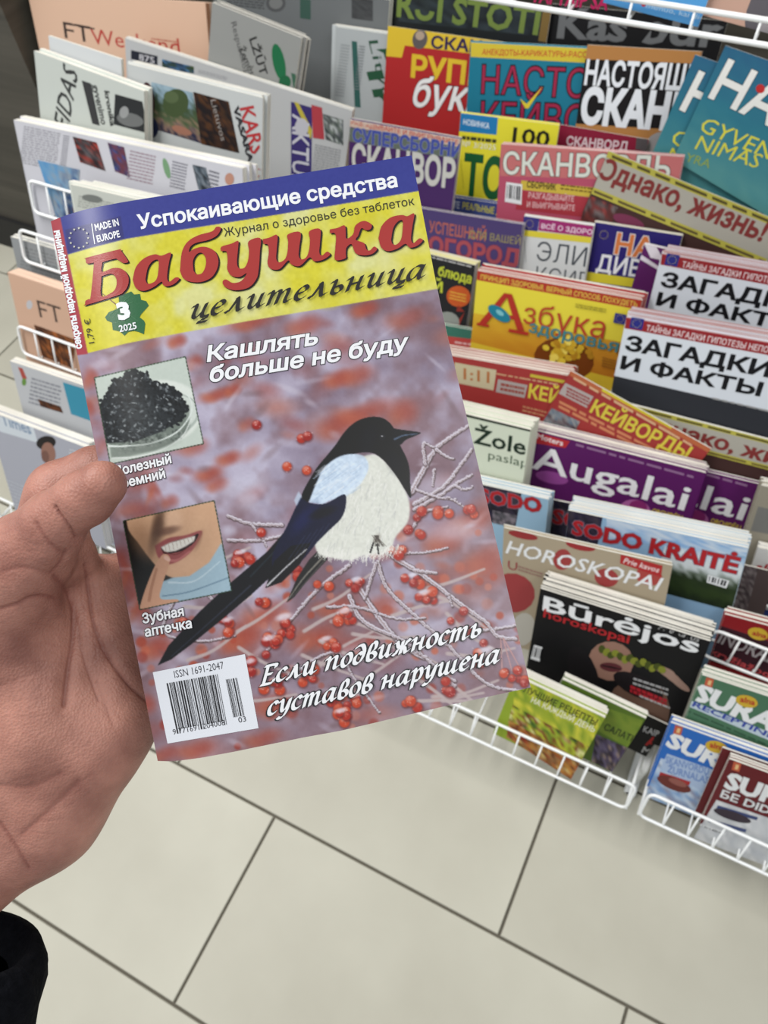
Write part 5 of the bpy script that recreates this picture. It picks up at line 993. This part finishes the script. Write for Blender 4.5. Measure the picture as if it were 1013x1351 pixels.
IX = smin(L(50, 730, .342, 15, 80, 652, .343, 13.5), L(80, 652, .343, 13.5, 128, 628, .343, 13), .007)      # index finger going behind the magazine
IX = smin(IX, L(128, 628, .343, 13, 250, 628, .344, 11), .004); IX = smin(IX, L(250, 628, .344, 11, 318, 660, .338, 9), .003); D = smin(D, IX, .009)
TH = smin(L(135, 639, .2775, 8.9, 112, 658, .281, 10.2), L(112, 658, .281, 10.2, 80, 683, .286, 11.4), .003)      # thumb: tip, pad, joint
TB = smin(L(70, 694, .289, 13, 24, 748, .303, 17), L(24, 748, .303, 17, -10, 850, .316, 21), .012); D = smin(D, TB, .012); D = smin(D, L(96, 700, .315, 8, 100, 735, .322, 9), .008)
D = smin(D, TH, .003); TH = smin(TH, TB, .004)
for y0, y1, y2, d0, e in ((775, 722, 748, .350, 0), (850, 810, 830, .350, 10), (925, 893, 905, .346, -22)):      # middle, ring and little finger
    fg = L(150, y0, d0, 12, 235+e, y1, d0+.004, 10); fg = smin(fg, L(235+e, y1, d0+.004, 10, 310+e, y1+14, d0-.006, 8.8), .004); fg = smin(fg, L(310+e, y1+14, d0-.006, 8.8, 345+e, y2+16, d0-.014, 7.8), .003); D = smin(D, fg, .006)
# the pad of the fingers and the palm are pressed flat against the magazine
pxg = GP[..., 0]/GP[..., 2]*F+PP[0]; pyg = GP[..., 1]/GP[..., 2]*F+PP[1]
lx = left_x(pyg); s_ = (pxg-lx)/(476+(pyg-292)*26/712); tpl = (MO@MN)/((pxg-PP[0])/F*MN[0]+(pyg-PP[1])/F*MN[1]+MN[2])+.009*(np.maximum(0, .2-s_)/.2)**2
inside = (pxg > lx-1) & (pyg > 200) & (pyg < 1006)
isthumb = (GP[..., 2] < tpl-.0004)
D = np.where(inside & ~isthumb, np.maximum(D, (tpl+.0034-GP[..., 2])), D); D = np.where(inside & isthumb, np.maximum(TH, GP[..., 2]-(tpl-.0005)), D)
# gap between thumb, finger and palm
def seg(P_, pts):
    best = np.full(P_[0].shape, 1e9, np.float32)
    for (x1, y1), (x2, y2) in zip(pts[:-1], pts[1:]):
        dx, dy = x2-x1, y2-y1; h = np.clip(((P_[0]-x1)*dx+(P_[1]-y1)*dy)/(dx*dx+dy*dy), 0, 1); best = np.minimum(best, np.hypot(P_[0]-x1-h*dx, P_[1]-y1-h*dy))
    return best
hole = np.minimum(seg((pxg, pyg), [(134, 692), (140, 702)])-14, seg((pxg, pyg), [(134, 706), (152, 708)])-12)*.0003
D = np.maximum(D, np.where(GP[..., 2] > .298, -hole, -1))
# creases
front_ = GP[..., 2] < .345
CREASES = (([(71, 760), (83, 774), (95, 800), (96, 840), (90, 880), (84, 930)], 1.5, 4.5), ([(112, 745), (118, 790), (124, 825), (138, 860), (166, 900), (194, 926)], 1.2, 3.2), ([(98, 800), (104, 840), (112, 875), (130, 925)], .6, 2.5),
    ([(0, 803), (21, 797), (40, 788), (59, 786), (71, 789)], 1.1, 3.5), ([(73, 668), (80, 680), (90, 692), (99, 708)], 1.3, 3), ([(48, 690), (62, 712), (80, 728)], .8, 3.5), ([(0, 1085), (22, 1118), (38, 1145)], .9, 3.5), ([(66, 756), (80, 740), (86, 726)], 1.0, 3),
    ([(0, 755), (30, 748), (62, 756)], .5, 4), ([(0, 1035), (40, 1038), (80, 1020)], .5, 5), ([(30, 1100), (70, 1064), (104, 1030)], .6, 6), ([(0, 905), (50, 886)], .3, 3), ([(128, 900), (150, 960)], .3, 3))
for pts, dp, sg in CREASES: D = D+np.where(front_, dp/1000*np.exp(-(seg((pxg, pyg), pts)/(sg*1.8))**2), 0).astype(np.float32)
for x, y, dd, r_, amp in ((78, 806, .31, 12, .0024), (30, 770, .3, 30, .0015), (130, 950, .3, 34, .0018), (60, 930, .3, 40, .0015), (150, 790, .3, 30, -.0025), (105, 790, .3, 26, -.002), (112, 700, .3, 18, -.001), (60, 740, .30, 16, .0016), (94, 880, .31, 26, .0010), (50, 1080, .31, 22, .0010), (120, 1000, .315, 40, .0012)):
    D = D-np.where(front_, amp*np.exp(-((pxg-x)**2+(pyg-y)**2)/r_**2), 0)
def surface_nets(D, lo, st):
    S_ = D < 0; nx, ny, nz_ = D.shape; acc = np.zeros((nx-1, ny-1, nz_-1, 3), np.float32); cnt = np.zeros((nx-1, ny-1, nz_-1), np.float32)
    off = [(i, j, k) for i in (0, 1) for j in (0, 1) for k in (0, 1)]; sl = lambda o: tuple(slice(o[i], D.shape[i]-1+o[i]) for i in range(3))
    for a_ in off:
        for d in range(3):
            if a_[d]: continue
            b_ = list(a_); b_[d] = 1; b_ = tuple(b_); va, vb = D[sl(a_)], D[sl(b_)]; c = (va < 0) != (vb < 0)
            t = np.where(c, va/np.where(c, va-vb, 1), 0); p = np.zeros(acc.shape, np.float32)
            for i in range(3): p[..., i] = a_[i]
            p[..., d] += t; acc += np.where(c[..., None], p, 0); cnt += c
    act = cnt > 0; idx = np.full(act.shape, -1); idx[act] = np.arange(act.sum()); I = np.stack(np.nonzero(act), -1)
    V = lo+(I+acc[act]/cnt[act][:, None])*st; Q = []
    for d in range(3):
        u, v = (d+1) % 3, (d+2) % 3; A = [slice(1, -1)]*3; A[d] = slice(0, -1); Bs = list(A); Bs[d] = slice(1, None)
        s1, s2 = S_[tuple(A)], S_[tuple(Bs)]; c = s1 != s2; pos = np.stack(np.nonzero(c), -1)+np.array([0 if i == d else 1 for i in range(3)]); flip = s1[c]
        eu = np.eye(3, dtype=int)[u]; ev = np.eye(3, dtype=int)[v]; g_ = lambda o: idx[tuple((pos-o).T)]
        q_ = np.stack([g_(eu+ev), g_(ev), g_(0*eu), g_(eu)], -1); q_[~flip] = q_[~flip][:, ::-1]; Q.append(q_)
    return V, np.concatenate(Q)
V, Q = surface_nets(D, LO, STEP)
e = np.concatenate([Q[:, [0, 1]], Q[:, [1, 2]], Q[:, [2, 3]], Q[:, [3, 0]]])
for it_ in range(3):
    acc = np.zeros_like(V); n_ = np.zeros(len(V)); np.add.at(acc, e[:, 0], V[e[:, 1]]); np.add.at(n_, e[:, 0], 1); np.add.at(acc, e[:, 1], V[e[:, 0]]); np.add.at(n_, e[:, 1], 1); V = V*.4+.6*acc/n_[:, None]
MSKIN = mat('skin', rough=.5, spec=.35); nt = MSKIN.node_tree; bs = nt.nodes['Principled BSDF']
ramp_noise(MSKIN, 38, (124, 80, 70), (184, 132, 116), 4, coord='Object', lo=.3, hi=.72)
bs.inputs['Subsurface Weight'].default_value = .12; bs.inputs['Subsurface Radius'].default_value = (.006, .002, .001); bs.inputs['Subsurface Scale'].default_value = 1
tc = nt.nodes.new('ShaderNodeTexCoord'); vo = nt.nodes.new('ShaderNodeTexVoronoi'); vo.inputs['Scale'].default_value = 900; n2_ = nt.nodes.new('ShaderNodeTexNoise'); n2_.inputs['Scale'].default_value = 160; n2_.inputs['Detail'].default_value = 5
ad = nt.nodes.new('ShaderNodeMath'); ad.operation = 'ADD'; bp = nt.nodes.new('ShaderNodeBump'); bp.inputs['Strength'].default_value = .35; bp.inputs['Distance'].default_value = .0006
for n_ in (vo, n2_): nt.links.new(tc.outputs['Object'], n_.inputs['Vector'])
nt.links.new(vo.outputs['Distance'], ad.inputs[0]); nt.links.new(n2_.outputs[0], ad.inputs[1]); nt.links.new(ad.outputs[0], bp.inputs['Height']); nt.links.new(bp.outputs[0], bs.inputs['Normal'])
me = bpy.data.meshes.new('hand'); WV = V@R.T+CAM; base = WV.mean(0)
me.from_pydata([tuple(p) for p in (WV-base).tolist()], [], [tuple(q_) for q_ in Q.tolist()]); me.update(); me.shade_smooth()
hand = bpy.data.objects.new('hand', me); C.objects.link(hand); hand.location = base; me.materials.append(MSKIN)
sm_ = hand.modifiers.new('s', 'SUBSURF'); sm_.levels = 1; sm_.subdivision_type = 'CATMULL_CLARK'
me2 = bpy.data.meshes.new_from_object(hand.evaluated_get(bpy.context.evaluated_depsgraph_get())); hand.modifiers.clear(); hand.data = me2; me = me2; nv = len(me.vertices)
co = np.empty(nv*3, np.float32); me.vertices.foreach_get('co', co); co = co.reshape(-1, 3); nn = np.empty(nv*3, np.float32); me.vertices.foreach_get('normal', nn); nn = nn.reshape(-1, 3)
pc = (co+base-CAM)@R; px_ = pc[:, 0]/pc[:, 2]*F+PP[0]; py_ = pc[:, 1]/pc[:, 2]*F+PP[1]; fc = np.clip(-(nn@R)[:, 2]*2, 0, 1); cr = np.zeros(nv)
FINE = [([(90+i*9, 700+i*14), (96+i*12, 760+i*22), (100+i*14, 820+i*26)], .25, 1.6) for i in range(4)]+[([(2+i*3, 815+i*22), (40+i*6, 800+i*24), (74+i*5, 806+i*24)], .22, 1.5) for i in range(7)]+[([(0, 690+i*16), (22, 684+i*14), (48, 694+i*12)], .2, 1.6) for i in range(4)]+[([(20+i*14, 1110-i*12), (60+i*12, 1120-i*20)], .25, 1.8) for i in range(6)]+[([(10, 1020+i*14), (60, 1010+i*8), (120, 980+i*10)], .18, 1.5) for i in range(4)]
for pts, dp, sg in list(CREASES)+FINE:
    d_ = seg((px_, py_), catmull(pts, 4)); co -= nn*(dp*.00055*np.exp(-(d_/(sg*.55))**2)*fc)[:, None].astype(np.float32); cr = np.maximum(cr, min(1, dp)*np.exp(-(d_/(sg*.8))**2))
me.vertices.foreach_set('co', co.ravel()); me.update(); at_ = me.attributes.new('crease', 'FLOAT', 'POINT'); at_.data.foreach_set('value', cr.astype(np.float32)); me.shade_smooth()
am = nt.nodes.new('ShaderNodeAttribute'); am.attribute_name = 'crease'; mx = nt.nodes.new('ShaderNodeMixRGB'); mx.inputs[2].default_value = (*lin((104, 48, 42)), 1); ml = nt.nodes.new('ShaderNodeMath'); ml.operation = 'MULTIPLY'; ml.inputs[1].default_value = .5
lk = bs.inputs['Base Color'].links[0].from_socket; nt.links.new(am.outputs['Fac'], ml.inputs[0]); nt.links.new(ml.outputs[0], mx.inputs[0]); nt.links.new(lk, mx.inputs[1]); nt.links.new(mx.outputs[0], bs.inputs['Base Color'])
tag(hand, 'bare left hand pinching the magpie magazine between thumb and curled fingers', 'hand')
# sleeve
def ring(c, a_, rx, ry, n=40, seed=0):
    a_ = nz(np.array(a_)); u = nz(np.cross(a_, [0, 0, 1.])); v = np.cross(a_, u); g_ = np.random.default_rng(seed)
    return [c+u*rx*math.cos(t)+v*ry*math.sin(t) for t in np.linspace(0, 2*math.pi, n, endpoint=False)]
V = []; axd = cp(-95, 1480, .335)-cp(-42, 1232, .335); c0 = cp(-40, 1246, .336); n = 40
prof = [(.012, .018), (.004, .022), (-.001, .026), (.0, .030), (.006, .0325), (.016, .0345), (.03, .0345), (.045, .0335), (.065, .035), (.09, .036), (.13, .038), (.19, .041)]
for i, (t, r_) in enumerate(prof):
    for k, p in enumerate(ring(c0+nz(axd)*t, axd, r_, r_*.95, n)): V.append((p+nz(p-c0-nz(axd)*t)*.0012*math.sin(k*.9+i*1.3)*(i > 3))@R.T+CAM)
Fc = [(i*n+k, i*n+(k+1) % n, (i+1)*n+(k+1) % n, (i+1)*n+k) for i in range(len(prof)-1) for k in range(n)]
me = mesh('sleeve', [p-base for p in V], Fc, True); sl_ = link('sleeve', me, MSLEEVE, hand); sl_['label'] = 'black cloth cuff'
